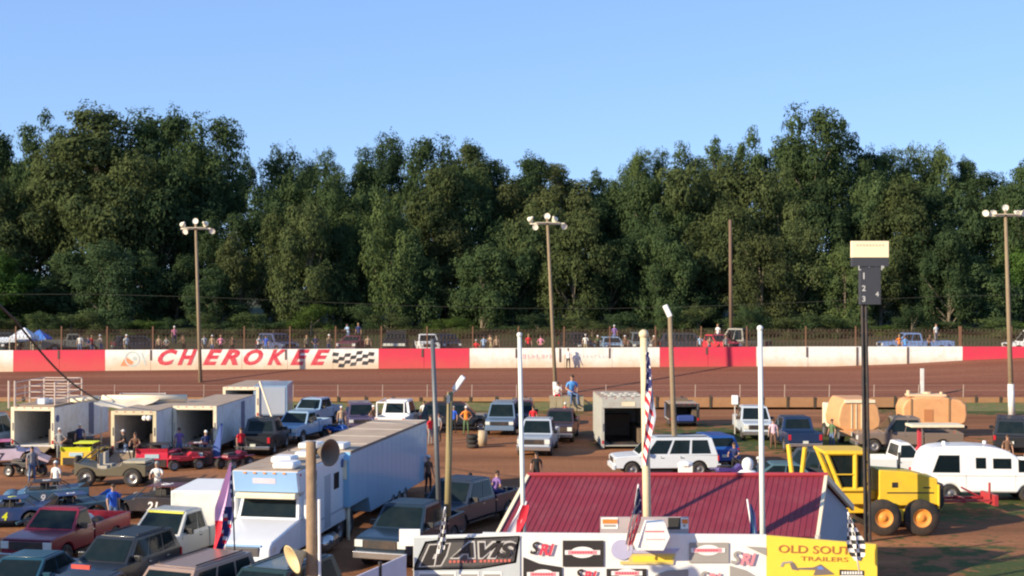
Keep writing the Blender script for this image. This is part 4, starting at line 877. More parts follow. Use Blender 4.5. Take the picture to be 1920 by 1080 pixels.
suv('suv','bright blue wagon peeking out behind the silver white wagon','suv',G(1332,868),100,BLUE,4.5,1.8,1.65,group=GC,rack=False)
sedan('car','teal grey car showing its roof over the red roof ridge','car',G(1455,925),178,paint('teal_grey',(.08,.15,.18)),group=GC)
suv('suv','dark wagon behind the yellow lift arms of the grader','suv',G(1528,916),120,DGRY,4.8,1.9,1.95,group=GC,rack=False)
pickup('pickup_truck','dusty brown grey crew cab pickup with a red lower body','pickup truck',G(1700,846),176,BROWNG,6.0,2.0,2.0,'crew',group=GC)
pickup('pickup_truck','white pickup between the grader cab and the white van','pickup truck',G(1672,900),2,WHT,5.6,2.0,1.9,'reg',group=GC)
suv('suv','black wagon with red lamps at the right edge','suv',G(1895,842),70,BLKC,5.2,2.0,1.95,group=GC)
pickup('pickup_truck','white pickup cut by the right edge beyond the van','pickup truck',G(1972,905),6,WHT,5.6,2.0,2.0,'crew',group=GC)
pickup('pickup_truck','blue grey pickup cut by the left edge beside the railed trailer','pickup truck',G(-22,850),80,paint('harbour',(.10,.16,.26)),5.6,2.0,2.3,'crew',group=GC)
# high roof van
t=thing('passenger_van','bright white high roof van facing right beside the grader','van',G(1835,936),R(-3),GC); L=5.7; f=L/2; w=2.0
MB().prism(arch_poly(-f,f,.42,[(f,.62),(f-.02,1.0),(f-.35,1.18),(f-.75,1.28),(f-1.1,1.72),(f-1.45,2.05),(f-1.75,2.24),(f-2.1,2.37),(f-2.6,2.45),(f-3.3,2.49),(-f+1.2,2.46),(-f+.75,2.40),(-f+.45,2.28),(-f+.25,2.0),(-f+.06,1.3),(-f,1.0)],[(f-.95,.43),(-f+1.35,.43)]),-w/2,w/2,tf=lambda x,y,z:(x,y*(1-.10*max(0,z-1.1)),z)).build('body',WHT,t,bevel=.14)
m=None
for sy in (1,-1):
    yy=lambda z: sy*(w/2*(1-.10*max(0,z-1.1))+.006)
    for x0,x1,z0,z1,sl in ((-f+.55,-f+1.75,1.32,2.08,.30),(-f+2.45,-f+2.9,1.5,1.98,0),(-f+3.2,-f+4.0,1.5,1.95,0)):
        MB().add([(x0,yy(z0),z0),(x1,yy(z0),z0),(x1,yy(z1),z1),(x0+sl,yy(z1),z1)],[(0,1,2,3),(3,2,1,0)]).build('side_window',GLASS,t)
    x0,x1=-f+4.3,-f+5.15; MB().add([(x0,yy(1.35),1.35),(x1,yy(1.35),1.35),(x1-.35,yy(1.72),1.72),(x1-.6,yy(1.9),1.9),(x0,yy(1.9),1.9)],[(0,1,2,3,4),(4,3,2,1,0)]).build('side_window',GLASS,t)
    MB().b2(-f+2.0,-f+2.02,sy*(w/2-.02),sy*(w/2+.004),.6,1.25).b2(-f+4.15,-f+4.17,sy*(w/2-.02),sy*(w/2+.004),.6,1.25).b2(-f+.7,f-.6,sy*(w/2-.02),sy*(w/2+.006),1.18,1.2).build('door_seam',ALU,t)
MB().panel(((f-.78,-w/2+.1,1.3),(f-.78,w/2-.1,1.3),(f-1.42,w/2-.2,2.0),(f-1.42,-w/2+.2,2.0)),.04,.96,.05,.95,.02).build('windshield',GLASS,t)
MB().tube((-f+1.3,.0,2.45),(-f+1.3,0,2.6),.08).build('roof_vent',WHITEC,t); MB().tube((f-2.6,0,2.5),(f-2.6,0,2.63),.08).build('roof_vent',WHITEC,t)
fronts(t,f,w,.7,.98,BLACK,CHROME); rears(t,-f,w,.9,1.3); mirrors(t,f-.9,w,1.3); wheels(t,(f-.95,-f+1.35),w,.39,.25)
# grader
t=thing('road_grader','yellow road grader with tandem wheels standing right of the shed','grader',Vector((13.2,52.2,0)),R(180)); # front = -X of world
def gx(px): return -((px-960)*52.2/FX-13.2)
def gz(py,d=52.2): return H-(py-YH)*d/FX
W=2.3
MB().prism([(gx(1749),.95+.15),(gx(1640),1.05),(gx(1640),gz(877)),(gx(1700),gz(881)),(gx(1748),gz(893)),(gx(1749),gz(897))][::-1],-.62,.62).build('engine_bonnet',CATY,t,bevel=.05)
MB().b2(gx(1749)-.06,gx(1749)+.02,-.7,.7,.95,1.9).build('radiator_guard',CATY,t,bevel=.03)
MB().b2(gx(1742),gx(1655),-.628,.628,1.55,1.6).b2(gx(1735),gx(1722),-.63,.63,1.75,1.8).b2(gx(1675),gx(1664),-.632,.632,1.78,1.98).build('bonnet_marking',BLACK,t)
cz0,cz1=1.25,gz(842)
cab=[(gx(1618),cz0),(gx(1618),cz1),(gx(1536),cz1),(gx(1556),2.0),(gx(1572),cz0+.1)]
MB().prism([(gx(1618),1.15),(gx(1618),1.75),(gx(1566),1.75),(gx(1583),1.15)],-.75,.75).build('cab_base',CATY,t,bevel=.03)
m=MB()
for y in (-.78,.78):
    for a,b in (((gx(1616),1.7),(gx(1616),cz1)),((gx(1594),1.7),(gx(1594),cz1)),((gx(1568),1.7),(gx(1539),cz1)),((gx(1618),cz1-.06),(gx(1536),cz1-.06)),((gx(1618),1.72),(gx(1566),1.72))): m.tube((a[0],y,a[1]),(b[0],y,b[1]),.10,.10,6)
m.b2(gx(1618),gx(1534),-.85,.85,cz1-.08,cz1+.04).build('cab_frame',CATY,t,bevel=.02)
MB().prism([(gx(1615),1.75),(gx(1615),cz1-.1),(gx(1541),cz1-.1),(gx(1568),1.75)],-.74,.74).build('cab_glass',GLASS,t)
MB().b2(gx(1592),gx(1551),-.86,-.80,2.30,2.34).b2(gx(1592),gx(1551),.80,.86,2.30,2.34).build('window_bar',CATY,t); MB().tube((gx(1690),-.3,gz(885)),(gx(1690),-.3,gz(850)),.05).build('exhaust_pipe',BLACK,t)
for y in (-.45,.45): MB().tube((gx(1570),y,1.6),(6.2,y*.6,1.5),.04).build('hydraulic_hose',BLACK,t)
MB().b2(gx(1615),gx(1566),-.80,-.79,1.5,1.6).build('door_marking',BLACK,t)
MB().prism([(gx(1640),1.25),(gx(1560),1.2),(6.0,1.75),(6.0,1.95),(gx(1560),1.75),(gx(1640),1.6)],-.18,.18).b2(gx(1700),gx(1580),-.4,.4,.75,1.2).build('main_frame',CATY,t,bevel=.03)
MB().prism([(gx(1740),.55),(gx(1612),.55),(gx(1650),1.0),(gx(1700),1.0)],-1.02,-.85).build('tandem_case',CATY,t,bevel=.03)
MB().prism([(gx(1740),.55),(gx(1612),.55),(gx(1650),1.0),(gx(1700),1.0)],.85,1.02).build('tandem_case',CATY,t,bevel=.03)
GRIM=mat('grader_rim',(.80,.30,.05),.5,dirt=.4,dirtcol=(.40,.18,.06))
for px in (1712,1642): wheels(t,(gx(px),),W+.1,.69,.38,GRIM,rr=.52)
wheels(t,(5.6,),W,.66,.36,GRIM,rr=.52)
m=MB()
for px0,px1,y in ((1483,1491,-.5),(1504,1497,.5)): m.tube((gx(px1),y*.5,1.5),(gx(px0),y,gz(836)),.09,.09,8)
m.b2(gx(1512),gx(1482),-.5,.5,gz(893)-.1,gz(889)).build('lift_arm',CATY,t)
MB().box((3.0,0,.45),(.12,3.6,.55),rz=R(25)).build('blade',mat('blade_steel',(.22,.19,.17),.5,.6),t)
# red implement behind the grader
t=thing('red_implement','red tractor and drag frame in the shade below the van','implement',G(1805,958),R(5))
m=MB().b2(-1.6,1.2,-.5,-.42,.45,.55).b2(-1.6,1.2,.42,.5,.45,.55).b2(1.1,1.25,-.7,.7,.3,.75).b2(-.2,-.08,-.5,.5,.42,.62).tube((1.0,-.4,.5),(1.0,-.4,1.25),.05).tube((1.0,.4,.5),(.1,.4,.95),.04); m.build('drag_frame',mat('implement_red',(.40,.03,.04),.5,dirt=.3),t)
MB().b2(-2.1,-1.0,-.45,.45,.55,1.25).build('engine_cover',BLACK,t,bevel=.1); wheels(t,(-1.7,),1.5,.6,.3)
# tan tanks on the far side of the pits
TAN=mat('tank_tan',(.66,.34,.15),.6,var=.15,scale=1.5,dirt=.5,dirtcol=(.50,.22,.10))
t=thing('water_tank_truck','round tan water tank truck seen from behind left of the scoreboard pole','tank truck',G(1600,828),R(92),scale=.93); 
m=MB(); pr=[(1.35,1.1),(1.42,1.6),(1.25,2.4),(.95,2.95),(-.95,2.95),(-1.25,2.4),(-1.42,1.6),(-1.35,1.1),(-.9,.85),(.9,.85)]
m.add([(-1.4,a,b) for a,b in pr]+[(1.8,a,b) for a,b in pr],[tuple(range(10)),tuple(range(19,9,-1))]+[(i,10+i,10+(i+1)%10,(i+1)%10) for i in range(10)]); m.build('tank',TAN,t,bevel=.12)
m=MB().b2(-1.5,-1.38,-1.0,1.0,2.7,2.9)
for y in (-.15,.2,.5): m.b2(-1.44,-1.39,y,y+.05,1.0,2.6)
m.build('tank_strap',CREAM,t); MB().b2(-1.8,-1.3,.4,1.3,.55,.9).build('spray_box',TAN,t,bevel=.03); MB().b2(-1.4,4.2,-.45,.45,.5,.8).build('chassis',BLACK,t); MB().b2(2.2,3.9,-1.05,1.05,.7,2.3).build('cab',CREAM,t,bevel=.1); wheels(t,(-.5,3.2),2.3,.48,.3)
t=thing('water_tank_trailer','long round ended tan tank trailer with a white mast behind it','tank trailer',G(1745,818),R(178),scale=.95)
m=MB(); pr=[(-2.1,1.0),(-2.2,1.5),(-2.15,2.2),(-1.8,2.5),(-.6,2.72),(1.0,2.75),(1.9,2.5),(2.15,2.0),(2.1,1.3),(1.7,.85),(-1.8,.82)]
m.prism(pr[::-1],-.95,.95).build('tank',TAN,t,bevel=.22)
m=MB().tube((.2,-.2,2.7),(.2,-.2,2.98),.3).b2(-.9,1.6,-.5,.5,2.72,2.86).tube((1.5,0,2.8),(1.5,0,3.1),.12).tube((-.7,0,2.8),(-.7,0,3.0),.1); m.build('hatch',mat('hatch_cream',(.66,.48,.30),.6),t)
m=MB().b2(-1.0,-.9,-1.0,1.0,1.1,2.66).b2(1.5,1.6,-1.0,1.0,.9,2.6); m.build('tank_strap',mat('strap_brown',(.30,.17,.08),.7),t)
MB().b2(.1,.7,.96,.975,1.1,1.9).build('rust_patch',mat('rust_patch',(.45,.18,.07),.8),t)
MB().b2(-2.3,2.4,-.5,.5,.5,.75).build('chassis',BLACK,t); wheels(t,(-.8,.4),2.1,.4,.26)
tag(MB().b2(-.13,.13,-.08,.08,0,3.0).build('white_mast',WHITE,None,loc=at(1729,106)+Vector((0,0,.1))),'thin white upright mast standing on the track edge above the tank','post')
t=thing('lift_canopy','cream beam canopy on a red post beside the dusty pickup','canopy',G(1755,868)); MB().b2(-1.5,1.35,-.6,.6,1.98,2.12).build('canopy_beam',CREAM,t,bevel=.02); MB().b2(-1.0,-.82,-.09,.09,0,1.98).build('red_post',mat('post_red',(.50,.05,.07),.5),t); MB().tube((-1.6,.3,.1),(-.8,.1,1.0),.06).build('brace',mat('post_red'),t)
# items by the white/blue pickup and behind the ridge
t=thing('white_box_on_post','small white box raised on a post left of the white blue pickup','box',G(1378,815)); MB().b2(-.2,.2,-.15,.15,1.95,2.55).build('box_body',WHITEC,t,bevel=.05); MB().tube((0,0,0),(0,0,1.95),.04).build('post',ALU,t)
t=thing('white_dome','white ball shaped tank on a wide base behind the red ridge','tank',G(1402,945)); MB().ball((0,0,1.75),(.26,.26,.3),0,16,10).build('dome',WHITEC,t,True); MB().lathe([(.0,1.5),(.3,1.48),(.55,1.3),(.55,.0)],'z',16).build('base',WHITEC,t,True)
MB().tube((.45,.1,1.2),(.48,.1,1.95),.03).ball((.48,.1,2.0),.09).build('valve',ALU,t)
t=thing('white_tarp_bundle','small white bundle showing over the middle of the red ridge','bundle',G(1285,935)); MB().ball((0,0,1.55),(.35,.3,.16)).b2(-.3,.3,-.2,.2,0,1.5).build('bundle_body',WHITEC,t)
# track side viewing stand
t=thing('viewing_stand','tan plank viewing stand under two seated people at the rail','stand',(at(1062,103).x,103,0))
VS=mat('stand_tan',(.34,.29,.19),.85,dirt=.4)
MB().b2(-1.3,1.3,-.6,.6,1.05,1.15).build('deck',VS,t)
for i in range(5): MB().b2(-1.3+i*.53,-1.3+i*.53+.47,-.62,-.57,.05,1.04).build('plank',VS,t)
for x in (-1.25,1.2): MB().b2(x,x+.1,-.55,.55,0,1.05).build('leg',VS,t)
MB().box((1.9,0,.5),(1.3,.1,.1),M=Matrix.Rotation(R(35),4,'Y')).build('brace',VS,t); 
# race cars and off-roader
W_=mat('number_white',(.8,.8,.8),.5); K_=mat('number_black',(.02,.02,.02),.5)
racer('race_car','race car with bright yellow roof and spoiler and amber tail',G(166,868),90,YOR,YEL,YEL,None,K_,scale=.88)
racer('race_car','race car showing its bright red tail below the dark open trailer',G(301,872),93,mat('race_red',(.62,.03,.07),.4,dirt=.2),BLACK,mat('race_red'),None,W_,scale=.9)
racer('race_car','nearly black race car with wine roof right of the bright red tail',G(372,868),100,mat('race_wine',(.10,.025,.03),.4,dirt=.3),mat('race_wine'),BLACK,'88',W_,scale=.85)
racer('race_car','white and pink race car cut by the left edge',G(8,872),15,mat('race_pink',(.62,.50,.58),.4,dirt=.2),mat('race_pinkroof',(.60,.15,.28),.4),mat('race_pink'),'7',K_)
racer('race_car','black race car with red sill and white number below the jeep',G(300,968),172,mat('race_black',(.03,.025,.03),.35,dirt=.2),mat('race_wine'),mat('race_red'),'21',W_)
racer('race_car','slate blue race car in the left cluster nearest the standing man',G(75,950),-160,mat('race_skyblue',(.05,.12,.19),.35,dirt=.3),BLACK,BLACK,'9',W_,scale=.85)
racer('race_car','deep blue race car with yellow number at the left edge',G(10,985),-168,mat('race_blue',(.02,.05,.15),.35,dirt=.3),mat('race_blue'),BLACK,'4',YEL,scale=.85)
racer('race_car','teal race car with blue spoiler left of the maroon pickup roof',G(120,978),-150,mat('race_teal',(.03,.08,.12),.35,dirt=.3),mat('race_blue'),BLUE,'3',W_,scale=.85)
t=thing('off_road_jeep','open olive jeep with roll bar driving across the clay','jeep',G(216,908),R(-4),scale=1.08)
MB().prism(arch_poly(-1.6,1.65,.45,[(1.65,.95),(.55,1.05),(.45,.95),(-.3,.75),(-1.6,1.05)],[(1.05,.46),(-1.05,.46)]),-.72,.72).build('body',OLIV,t,bevel=.04)
MB().b2(.55,1.6,-.6,.6,1.0,1.12).build('bonnet',mat('jeep_tan',(.42,.38,.28),.5,dirt=.3),t,bevel=.04); m=MB()
for y in (-.62,.62): m.tube((-.55,y,1.0),(-.5,y,1.75),.035).tube((-.5,y,1.75),(-1.4,y,1.05),.035)
m.tube((-.5,-.62,1.75),(-.5,.62,1.75),.035).build('roll_bar',BLACK,t); m=MB()
for y in (-.62,.62): m.tube((.5,y,1.05),(.35,y,1.6),.03)
m.tube((.35,-.62,1.6),(.35,.62,1.6),.03).build('windscreen_frame',BLACK,t)
for y in (-.35,.35): MB().b2(-.6,-.15,y-.22,y+.22,.75,.9).box((-.55,y,1.15),(.12,.42,.55)).build('seat',mat('seat_tan',(.40,.36,.30),.7),t,bevel=.03)
MB().b2(-1.75,-1.6,-.6,.6,.55,.7).build('rear_bumper',BLACK,t); MB().b2(1.65,1.78,-.7,.7,.5,.65).build('front_bumper',BLACK,t); MB().tube((-1.78,.0,.95),(-1.62,.0,.95),.34,.34,16).build('spare_wheel',TYRE,t,True); wheels(t,(1.05,-1.05),1.6,.40,.26)
t=thing('golf_buggy','small black utility buggy behind the yellow roofed race car','buggy',G(140,846),R(15)); MB().b2(-1.1,1.1,-.6,.6,.35,.8).build('body',BLACK,t,bevel=.1); MB().b2(-.5,.4,-.5,.5,.8,1.15).build('seat',DARKIN,t,bevel=.05); wheels(t,(.7,-.7),1.2,.27,.18)
t=thing('wheelie_bin','small tan barrel by the pit poles','barrel',G(905,835),0); MB().lathe([(0,0),(.26,0),(.30,.45),(.26,.9),(0,.9)],'z',14).build('barrel_body',mat('barrel_tan',(.42,.33,.22),.8),t,True); t.name='barrel'
t=thing('tool_stand','tall pale jack stand beside the black race car','stand',G(327,985)); MB().tube((0,0,0),(0,0,1.1),.06).b2(-.2,.2,-.2,.2,0,.06).build('stand_body',CREAM,t)
# concrete block lower right corner
tag(MB().prism([(-2.2,-.5),(2.6,-.5),(2.6,1.35),(1.2,1.2),(-.1,.55),(-2.2,.5)],-.5,.5).build('concrete_block',mat('concrete_grey',(.25,.26,.25),.9,var=.3,scale=2,bump=.4),None,bevel=.05,loc=(18.2,39.5,0.1),rot=(0,0,R(12))),'rough grey concrete wall end in the lower right corner','wall')
# ---------------------------------------------------------------- behind the wall
Z2=3.45
def bw(px,d): return Vector((at(px,d).x,d,Z2))
GB='vehicles watching from behind the wall'
pickup('pickup_truck','blue pickup seen from the side behind the right white wall','pickup truck',bw(1716,123),180,paint('far_blue',(.16,.26,.50)),6.6,2.0,1.9,'crew',group=GB)
pickup('pickup_truck','dark pickup with red rear corner behind the red wall panel','pickup truck',bw(1385,124.5),150,BLKC,5.8,2.0,2.3,'crew',group=GB)
pickup('pickup_truck','red pickup beside the black one behind the red wall panel','pickup truck',bw(1340,123),-60,REDC,5.4,1.95,1.75,'ext',group=GB)
suv('suv','dark grey wagon behind the wall right of the cream mast','suv',bw(1288,124),0,DGRY,5.2,1.9,1.85,group=GB,rack=False)
suv('suv','grey wagon behind the wall just left of the cream mast','suv',bw(1200,124),-90,paint('far_grey',(.14,.17,.18)),4.8,1.9,1.9,group=GB,rack=False)
suv('suv','light blue wagon behind the wall with a person standing behind it','suv',bw(1146,122),-88,LBLU,4.6,1.9,1.55,group=GB,rack=False)
suv('suv','black wagon behind the wall right of the middle floodlight pole','suv',bw(1082,123),-70,BLKC,4.8,1.9,1.9,group=GB,rack=False)
pickup('pickup_truck','white pickup behind the red wall panel left of steel pole','pickup truck',bw(800,123),-80,WHT,5.6,1.95,1.8,'reg',group=GB)
suv('suv','slate wagon behind the wall right of the steel pole top','suv',bw(838,125),-75,paint('slate'),4.7,1.9,1.7,group=GB,rack=False)
t=suv('suv','black wagon with a pale bumper above the checkered wall flag','suv',bw(743,124.5),-90,BLKC,4.8,2.2,2.0,group=GB,rack=False); MB().b2(2.45,2.6,-1.0,1.0,.75,.98).build('pale_bumper',PLATE,t)
pickup('pickup_truck','dark red pickup carrying two people in blue behind the wall','pickup truck',bw(664,124),-100,paint('far_wine',(.16,.03,.05)),5.4,1.95,1.6,'reg',group=GB)
suv('suv','dusty navy wagon above the letters K and E of the wall','suv',bw(520,124),-50,paint('far_navy',(.06,.07,.14)),4.7,1.9,1.8,group=GB,rack=False)
suv('suv','dark wagon behind the wall above the faded emblem','suv',bw(262,124),25,DGRY,4.8,1.9,1.6,group=GB,rack=False)
suv('van','dark van cut by the left edge under white canopy','van',bw(8,124),-90,DGRN,4.8,1.95,1.9,group=GB,rack=False)
pickup('pickup_truck','grey pickup behind the red wall panel beside blue canopy','pickup truck',bw(135,125.5),20,paint('far_dust',(.20,.20,.16)),5.4,1.95,1.7,'ext',group=GB)
suv('van','white van cut by the right edge behind the red wall','van',bw(1935,123),180,WHT,4.9,2.0,2.15,group=GB,rack=False)
def canopy(label,px0,px1,pyt,pye,d,col):
    x0,x1=at(px0,d).x,at(px1,d).x; w=x1-x0; ze=H-(pye-YH)*d/FX; zt=H-(pyt-YH)*d/FX
    t=thing('canopy_tent',label,'canopy',((x0+x1)/2,d,Z2)); ze-=Z2; zt-=Z2; h=w/2
    MB().add([(-h,-h,ze),(h,-h,ze),(h,h,ze),(-h,h,ze),(0,0,zt),(-h,-h,ze-.22),(h,-h,ze-.22),(h,h,ze-.22),(-h,h,ze-.22)],[(0,1,4),(1,2,4),(2,3,4),(3,0,4),(0,5,6,1),(1,6,7,2),(2,7,8,3),(3,8,5,0)]).build('canopy_top',col,t)
    for sx_ in (-1,1):
        for sy in (-1,1): MB().tube((sx_*h*.97,sy*h*.97,0),(sx_*h*.97,sy*h*.97,ze),.04).build('leg',CREAM,t)
canopy('peaked white canopy tent behind the wall with blue tent beside it',25,66,614,631,122,cloth('tent_white',(.70,.74,.80)))
canopy('low white canopy tent cut by the left edge',-12,40,624,636,124,cloth('tent_pale',(.66,.72,.78)))
canopy('royal blue canopy tent behind the red wall panel',55,92,618,634,127,cloth('tent_blue',(.06,.20,.62)))
# ---------------------------------------------------------------- people
SKIN=mat('skin',(.42,.24,.16),.6,var=.08); HAIRM={'brown':mat('hair_brown',(.06,.035,.02),.8),'black':mat('hair_black',(.012,.010,.010),.7),'grey':mat('hair_grey',(.3,.29,.27),.8),'cap':mat('cap_white',(.7,.7,.68),.8),'blond':mat('hair_blond',(.35,.22,.1),.8)}
SHOE=mat('shoe_dark',(.03,.025,.02),.7)
def body_proto(pose):
    V=[];E=[];Rr=[];T=[]
    def add(p,r,par=None,tg='skin'):
        V.append(Vector(p));Rr.append(r);T.append(tg)
        if par is not None: E.append((par,len(V)-1))
        return len(V)-1
    sit=pose=='sit'; hz=.93 if not sit else .12
    fl=(lambda z:z) 
    pel=add((0,0,hz),(.135,.105)); b=add((0,.0,hz+.16),(.125,.095),pel,'shirt'); lean=-.10 if pose in('lean','sit') else 0
    c=add((0,lean,hz+.34),(.155,.11),b,'shirt'); s=add((0,lean*1.2,hz+.48),(.12,.085),c,'shirt'); n=add((0,lean*1.3-.005,hz+.58),(.055,.055),s,'skin')
    h1=add((0,lean*1.3-.02,hz+.66),(.072,.085),n,'skin'); h2=add((0,lean*1.3-.02,hz+.74),(.078,.098),h1,'skin'); h3=add((0,lean*1.3-.01,hz+.81),(.055,.07),h2,'skin')
    nose=add((0,lean*1.3-.125,hz+.70),(.012,.012),h1,'skin')
    for sd_ in (-1,1):
        add((sd_*.085,lean*1.3-.01,hz+.71),(.014,.02),h2,'skin')
        sh=add((sd_*.19,lean*1.2,hz+.46),(.062,.06),s,'shirt')
        if pose=='walk': el=(sd_*.25,sd_*.10,hz+.20); wr=(sd_*.25,sd_*.16-.10,hz-.03)
        elif pose=='akimbo': el=(sd_*.38,.06,hz+.22); wr=(sd_*.22,-.06,hz+.08)
        elif pose=='lean': el=(sd_*.28,-.22,hz+.26); wr=(sd_*.22,-.44,hz+.20)
        elif pose=='sit': el=(sd_*.27,-.10,hz+.22); wr=(sd_*.16,-.36,hz+.14)
        elif pose=='phone' : el=(sd_*.25,-.05,hz+.20); wr=((.10,-.25,hz+.40) if sd_>0 else (-.27,-.08,hz-.04))
        else: el=(sd_*.25,.02,hz+.19); wr=(sd_*.27,-.05,hz-.05)
        m1=add(tuple((Vector(V[sh])+Vector(el))/2),(.052,.052),sh,'shirt'); e=add(el,(.042,.042),m1,'fore'); w_=add(wr,(.028,.026),e,'fore')
        d=(Vector(wr)-Vector(el)).normalized(); pm=add(Vector(wr)+d*.06,(.036,.018),w_,'fore')
        side=Vector((0,1,0)) if abs(d.z)>.6 else Vector((1,0,0))
        for k,(o,l) in enumerate(((-.03,.075),(-.01,.085),(.01,.08),(.03,.062))):
            q=add(Vector(wr)+d*.10+side*o,(.010,.010),pm,'fore'); add(Vector(wr)+d*(.10+l)+side*o*1.15+Vector((0,-.015,0)),(.008,.008),q,'fore')
        q=add(Vector(wr)+d*.05-side*.045,(.011,.011),pm,'fore'); add(Vector(wr)+d*.09-side*.065,(.009,.009),q,'fore')
        hp=add((sd_*.095,0,hz-.06),(.088,.092),pel,'leg')
        if sit: kn=(sd_*.14,-.46,hz+.0); an=(sd_*.16,-.50,hz-.42)
        elif pose=='walk': kn=(sd_*.10,-.03-sd_*.14,.49); an=(sd_*.10,sd_*-.20+.06,.09)
        else: kn=(sd_*.12,-.02,.49); an=(sd_*.14,.02,.09)
        th=add(tuple((Vector(V[hp])*.6+Vector(kn)*.4)),(.078,.08),hp,'leg'); k_=add(kn,(.056,.06),th,'leg'); cf=add(tuple(Vector(kn)*.65+Vector(an)*.35+Vector((0,.015,0))),(.052,.056),k_,'shin'); a_=add(an,(.036,.04),cf,'shin'); add((an[0],an[1]-.03,an[2]-.045),(.04,.04),a_,'shoe'); add((an[0]*1.03,an[1]-.16,an[2]-.055),(.035,.028),len(V)-1,'shoe')
    me=bpy.data.meshes.new('p'); me.from_pydata([tuple(v) for v in V],E,[]); o=bpy.data.objects.new('p',me); C.objects.link(o)
    md=o.modifiers.new('s','SKIN'); md.use_smooth_shade=True; sb=o.modifiers.new('u','SUBSURF'); sb.levels=1; sb.render_levels=1
    for i,v in enumerate(me.skin_vertices[0].data): v.radius=Rr[i]; v.use_root=(i==0)
    dg=bpy.context.evaluated_depsgraph_get(); dg.update(); out=bpy.data.meshes.new_from_object(o.evaluated_get(dg)); bpy.data.objects.remove(o)
    tags=[]
    for p in out.polygons:
        best=None
        for (a,b) in E:
            A,B=V[a],V[b]; ab=B-A; k=max(0,min(1,(p.center-A).dot(ab)/ab.length_squared)); dd=(p.center-(A+ab*k)).length-.6*(Rr[a][0]*(1-k)+Rr[b][0]*k)
            if best is None or dd<best[0]: best=(dd,T[b] if k>.35 else T[a] if T[a]!='skin' or T[b]=='skin' else T[b],A,B)
        tg=best[1]
        if tg=='skin' and p.center.z<hz+.1: tg='leg'
        tags.append(tg)
    return out,tags,Vector(V[6]),hz
PROTO={k:body_proto(k) for k in ('stand','walk','akimbo','lean','sit','phone')}
def cl(n,c): return cloth('wear_'+n,c)
COLS={'white':(.72,.72,.70),'black':(.02,.02,.022),'blue':(.03,.10,.50),'navy':(.03,.04,.12),'red':(.62,.03,.04),'grey':(.25,.25,.26),'tan':(.42,.30,.20),'lightblue':(.30,.45,.68),'denim':(.10,.15,.27),'orange':(.90,.25,.04),'khaki':(.34,.28,.18),'pink':(.70,.25,.38),'purple':(.20,.12,.32),'brown':(.16,.09,.06),'green':(.10,.16,.08),'sky':(.10,.32,.70),'palepink':(.62,.42,.50)}
def person(label,loc,face,shirt,legs,pose='stand',hair='brown',sc_=1.,shorts=False,sleeve=False,group=None,vest=None):
    me,tags,hd_,hz=PROTO[pose]; t=thing('person',label,'person',loc,R(face+90),group,sc_)
    b=me.copy(); b.materials.clear(); ms=[SKIN,cl(shirt,COLS[shirt]),cl(legs,COLS[legs]),SHOE]
    for m in ms: b.materials.append(m)
    mp={'skin':0,'shirt':1,'leg':2,'shoe':3,'fore':1 if sleeve else 0,'shin':0 if shorts else 2}
    b.polygons.foreach_set('material_index',[mp[x] for x in tags]); b.polygons.foreach_set('use_smooth',[True]*len(b.polygons))
    o=bpy.data.objects.new('body',b); C.objects.link(o); o.parent=t
    MB().ball((hd_.x,hd_.y+.012,hd_.z+.035),(.088,.105,.085),0,12,8).build('cap' if hair=='cap' else 'hair',HAIRM[hair],t,True)
    if hair=='cap': MB().ball((hd_.x,hd_.y-.09,hd_.z+.03),(.06,.08,.012)).build('cap_brim',HAIRM[hair],t,True)
    e=MB()
    for s in (-1,1): e.ball((s*.03,hd_.y-.088,hd_.z-.015),.009,0,6,4)
    e.build('eyes',HAIRM['black'],t)
    return t
# pit people
person('person in bright blue shirt and jeans walking past the maroon pickup',G(212,992),-60,'blue','denim','walk')
person('person in pale cap and white shirt with black shorts by the race cars',G(105,938),-110,'white','black','stand','cap',1.,True)
person('person in grey standing at the foot of the railed trailer',G(112,862),-100,'grey','grey','akimbo','cap')
person('person in orange vest over a green outfit in mid field',G(874,815),-80,'orange','green','akimbo','cap',1.05)
person('person in red shirt left of the steel pole',G(807,834),-40,'red','grey','stand')
person('person in blue shirt between the two middle poles',G(851,812),-120,'blue','black','stand','grey')
person('person in dark grey just right of the steel pole',G(823,828),-140,'grey','black')
person('person in dark red beside the rear corner of the blue trailer',G(803,925),-50,'brown','black','stand','cap')
person('person in black walking on clay toward the red roof',G(1006,918),-95,'black','black','walk','black')
person('person in pale pink top next to the navy pickup',G(1450,842),-100,'palepink','brown','stand')
person('person in brown beside the black wagon at the right',G(1889,878),-100,'brown','tan','stand')
person('person in grey leaning inside the straw framed trailer',G(255,872)+Vector((0,0,.0)),-90,'brown','black','lean')
person('person in navy by the race car under the dark trailer',G(386,868),-60,'navy','denim','stand','cap')
person('person in white top working over the black race car',G(296,955)+Vector((0,0,.3)),-90,'white','grey','lean','grey')
person('child in red and white seated on the viewing stand',(at(1047,103).x,103.3,1.12),-100,'white','red','sit','brown',1.15)
person('big person in sky blue shirt seated on the viewing stand',(at(1071,103).x,103.1,1.14),-75,'sky','denim','sit','brown',1.75)
person('person in white shirt standing on the clay against the white wall',Vector((wx(1065),WALLY-.5,trz(wx(1065),WALLY-.5))),-100,'white','black','stand','black')
p=G(872,985); u_=Vector((math.cos(R(-117)),math.sin(R(-117)),0)); person('person in navy seated on the bed rail of the slate pickup',p-u_*1.3+Vector((-.5,.1,.95)),60,'navy','navy','sit','black')
person('person in purple seated deeper in the slate pickup bed',p-u_*2.1+Vector((.2,.1,.95)),40,'purple','navy','sit','brown')
person('person in white riding in the dark maroon pickup bed',G(1060,815)+Vector((0,.4,1.1)),-90,'red','denim','sit','cap')
